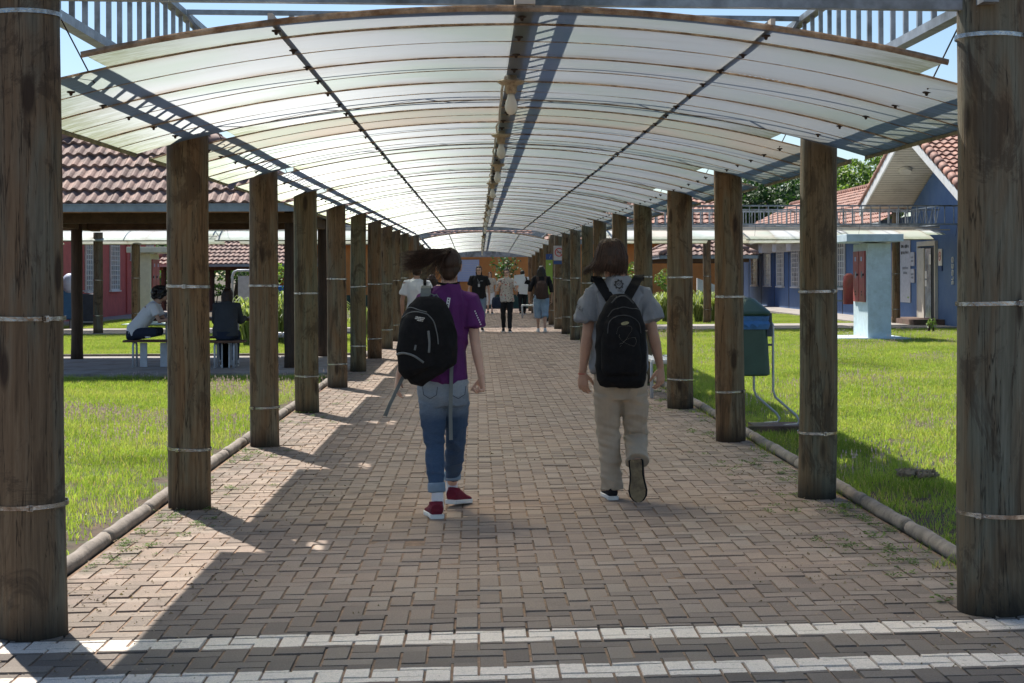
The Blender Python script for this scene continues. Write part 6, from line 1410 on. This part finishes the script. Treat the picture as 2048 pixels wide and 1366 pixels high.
# woman with brown backpack, walking away
H = 1.73
t3, j, loc, sh = walker('woman walking away in black three-quarter sleeved top and pale denim capri trousers', 1083, 662, 42.0, H, dict(skin='skin_tan', shirt='black_cloth', shirt_name='top', pants='capri_denim', pants_name='capri_trousers', hipw=.185, hemw=.185, waistw=.16, leg_r=[.102,.098,.082,.074,.072]), face=1, lead='L', stride=.26, sleeve='mid', legs='capri', shoe_mat='white_cloth', hair=dict(mat='hair_black', len=.40, w=.115, mid=1.15, back=-.05), arms=dict(elL=(-.165,-.02,.65), wrL=(-.185,.02,.50), elR=(.15,-.02,.64), wrR=(.155,.02,.495)))
bag('backpack', 'dark brown rounded backpack on the woman in capri trousers', t3, (loc.x, loc.y, 0), 0, (0,-.20,.86), [(0,.08,.04),(.03,.14,.08),(.12,.165,.105),(.28,.165,.105),(.40,.13,.085),(.47,.07,.04)], 'brown_cloth', [([Vector((s_*.09,-.13,1.28)), Vector((s_*.10,-.09,1.42)), Vector((s_*.10,.0,1.47)), Vector((s_*.105,.10,1.38))], .06, .012) for s_ in (-1,1)])
# boy in white behind the posts, and his companion
H = 1.66
t4, j, loc, sh = walker('person in white t-shirt walking away beside the left-hand posts', 834, 728, 27.3, H, dict(skin='skin_tan', shirt='white_cloth', pants='navy_cloth', hipw=.15, ease=.02), face=1, lead='R', hair=dict(len=.03, w=.07), female=False, arms=dict(elL=(-.15,.0,.635), wrL=(-.15,.06,.50)))
sb = root('sling_bag', 'black sling strap bag over the right shoulder of the person in white', 'bag', loc); ribbon('strap', 'bag_black', [Vector((.14,.10,1.20)), Vector((.135,.07,1.38)), Vector((.13,0,1.425)), Vector((.135,-.09,1.36)), Vector((.14,-.13,1.20)), Vector((.15,-.12,1.05))], .05, .010, sb, side=(1,0,0)); mb = MB(); mb.ball((.15,-.14,.96), (.11,.06,.14), 16, 10); mb.build('bag_body', 'bag_black', sb, smooth=True, world=False)
H = 1.50
walker('person with long curly brown hair walking just ahead of the woman in purple', 864, 724, 28.2, H, dict(skin='skin', shirt='shirt_grey', pants='navy_cloth', hipw=.15), face=1, lead='L', hair=dict(len=.26, w=.11, mid=1.2))
# two figures at the end
H = 1.62
t5, j, loc, sh = walker('distant person in pale top with bare legs, partly behind the woman in black polo', 980, 627, 62.5, H, dict(skin='skin', shirt='floral', shirt_name='top', pants='white_cloth', pants_name='shorts', hipw=.14, leg_r=[.09,.085,.08,.07,.06]), face=-1, lead='L', legs='capri', hair=dict(len=.15, w=.08), vox=.012)
H = 1.68
t6, j, loc, sh = walker('distant person in white shirt and black trousers walking away with a black shoulder bag', 1045, 628, 61.0, H, dict(skin='skin_tan', shirt='white_cloth', shirt_name='shirt', pants='black_cloth', hipw=.15, ease=.022), face=1, lead='R', sleeve='mid', hair=dict(len=.05, w=.07, mat='hair_black'), vox=.012, female=False)
bag('shoulder_bag', 'black bag hanging at the right side of the distant person in white', t6, (loc.x, loc.y, 0), 0, (.20,-.12,.92), [(0,.10,.05),(.05,.15,.08),(.2,.15,.08),(.34,.10,.05),(.38,.05,.03)], 'bag_black', [([Vector((.17,-.12,1.26)), Vector((.13,-.06,1.42)), Vector((.12,.04,1.42)), Vector((.16,.12,1.2))], .05, .01)])

# ------------------------------------------------------------------ seated women under the pavilion
def sitter(label, x, y, rz, H, mats, hair, lean=.25, reach=.36, z=.03, sleeve='short', folded=False, spread=.05):
    loc = Vector((x, y, z)); sz = .455+.085
    J = dict(pelvis=(0,0,sz), waist=(0,lean*.30,sz+.16), chest=(0,lean*.75,sz+.33), neck=(0,lean*1.15,sz+.49), head=(0,lean*1.15+.075,sz+.60), shL=(-.165,lean*1.02,sz+.44), shR=(.165,lean*1.02,sz+.44),
             elL=(-.20,lean+.12,sz+.19), elR=(.20,lean+.12,sz+.19), wrL=(-.12-spread,lean+reach,sz+.235), wrR=(.12+spread,lean+reach,sz+.235), hipL=(-.085,.02,sz-.01), hipR=(.085,.02,sz-.01),
             knL=(-.11,.44,sz-.01), knR=(.11,.44,sz-.01), anL=(-.10,.40,.07), anR=(.10,.36,.07), handL=dict(d=(.4,1,-.15), n=(0,.1,-1), t=(1,0,0)), handR=dict(d=(-.4,1,-.15), n=(0,.1,-1), t=(-1,0,0)))
    if folded: J.update(knL=(-.24,.36,sz+.02), knR=(.24,.36,sz+.02), anL=(.12,.22,sz-.02), anR=(-.12,.26,sz-.0))
    m2 = dict(ease=.018, hipw=.17, hemw=.18, waistw=.16); m2.update(mats)
    t = root('person', label, 'person', loc, None, rz); j = {a: Vector(b) for a, b in J.items() if not isinstance(b, dict)}; k = H/1.72
    mb = MB(); P, m_ = head(mb, j['head'], -.5, 0, k); mb.tube([j['head']+Vector((0,-.01,-.04)), j['neck'], j['chest']+Vector((0,0,.05)), j['waist'], j['pelvis']], [.05,(.07,.06),(.15,.09),(.13,.09),(.15,.11)], 16, ref=(1,0,0))
    for s_ in 'LR':
        a, e, w_ = j['sh'+s_], j['el'+s_], j['wr'+s_]; mb.tube([a, a.lerp(e,.6), e, e.lerp(w_,.4), w_], [.045,.038,.035,.033,.023], 12); hd = J['hand'+s_]; hand(mb, w_, hd['d'], hd['n'], hd['t'], .17, (.3,.4,.3))
        h_, kn, an = j['hip'+s_], j['kn'+s_], j['an'+s_]; mb.tube([h_, kn, kn.lerp(an,.3), an], [.07,.05,.05,.033], 12)
    skinned(mb, 'body', mats['skin'], t, .009)
    mb = MB(); mb.tube([j['pelvis']-Vector((0,.01,.04)), j['pelvis']+Vector((0,-.01,.06)), j['waist'], j['chest'], j['neck'].lerp(j['chest'],.3), j['neck']], [(m2['hemw'],.13),(m2['hemw'],.13),(m2['waistw'],.125),(.175,.125),(.15,.09),(.075,.065)], 24, ref=(1,0,0))
    for s_ in 'LR':
        a, e, w_ = j['sh'+s_], j['el'+s_], j['wr'+s_]
        if sleeve == 'short': mb.tube([j['neck'].lerp(a,.4)-Vector((0,0,.02)), a, a.lerp(e,.35), a.lerp(e,.62)], [.045,.060,.062,.066], 16)
        else: mb.tube([j['neck'].lerp(a,.4)-Vector((0,0,.02)), a, a.lerp(e,.6), e, e.lerp(w_,.9)], [.045,.064,.060,.056,.042], 16)
    skinned(mb, m2.get('shirt_name','t_shirt'), mats['shirt'], t, .009, folds(.006, 8, 8, 5, x, .003), 2)
    mb = MB(); mb.tube([j['pelvis']+Vector((0,-.03,.05)), j['pelvis']+Vector((0,-.02,-.02)), j['pelvis']+Vector((0,.03,-.07))], [(.165,.12),(.18,.14),(.15,.12)], 20, ref=(1,0,0))
    for s_ in 'LR': h_, kn, an = j['hip'+s_], j['kn'+s_], j['an'+s_]; mb.tube([h_-Vector((0,.02,0)), h_.lerp(kn,.5), kn, kn.lerp(an,.4), kn.lerp(an,.93)], [.095,.088,.070,.062,.05], 16)
    skinned(mb, 'trousers', mats['pants'], t, .009, folds(.004, 8, 8, 8, y, .003), 2)
    for s_ in 'LR':
        a = j['an'+s_]
        if folded: d_ = Vector((1 if s_ == 'L' else -1, .25, 0)).normalized(); shoe(t, a-d_*.06-Vector((0,0,.05)), a+d_*.17-Vector((0,0,.05)), mat='black_cloth', h=.06)
        else: shoe(t, (a.x, a.y-.06, 0), (a.x, a.y+.18, 0), mat='black_cloth', h=.07)
    hc = j['head']; mb = MB(); mb.ball(hc+Vector((0,-.02,.02)), (.085,.10,.10), 18, 12)
    if hair == 'curly':
        for _ in range(130):
            d = Vector((random.gauss(0,1), random.gauss(0,1)-.5, random.gauss(0,1)+.5)).normalized(); mb.ball(hc+Vector((d.x*.11, d.y*.12-.03, d.z*.115+.03)), random.uniform(.018,.032), 8, 6)
    else: mb.tube([hc+Vector((0,-.03,.04)), hc+Vector((0,-.06,-.04)), hc+Vector((0,-.10,-.14)), hc+Vector((0,-.09,-.22))], [(.085,.08),(.095,.07),(.085,.05),(.05,.03)], 18, ref=(1,0,0))
    skinned(mb, 'hair', 'hair_black' if hair == 'curly' else 'hair_brown', t, .009, folds(.006, 20, 20, 5, 1), 1)
    return t, loc
sitter('woman with curly black hair and white t-shirt sitting cross-legged on a bench', -5.47, 26.1, -PI/2, 1.62, dict(skin='skin_tan', shirt='white_cloth', pants='navy_cloth'), 'curly', lean=.30, folded=True)
sitter('woman in charcoal hooded jacket sitting with her back to the camera', -3.98, 25.72, 0, 1.66, dict(skin='skin', shirt='charcoal_cloth', shirt_name='jacket', pants='navy_cloth', hemw=.20, waistw=.19), 'long', lean=.16, sleeve='long', spread=.12)
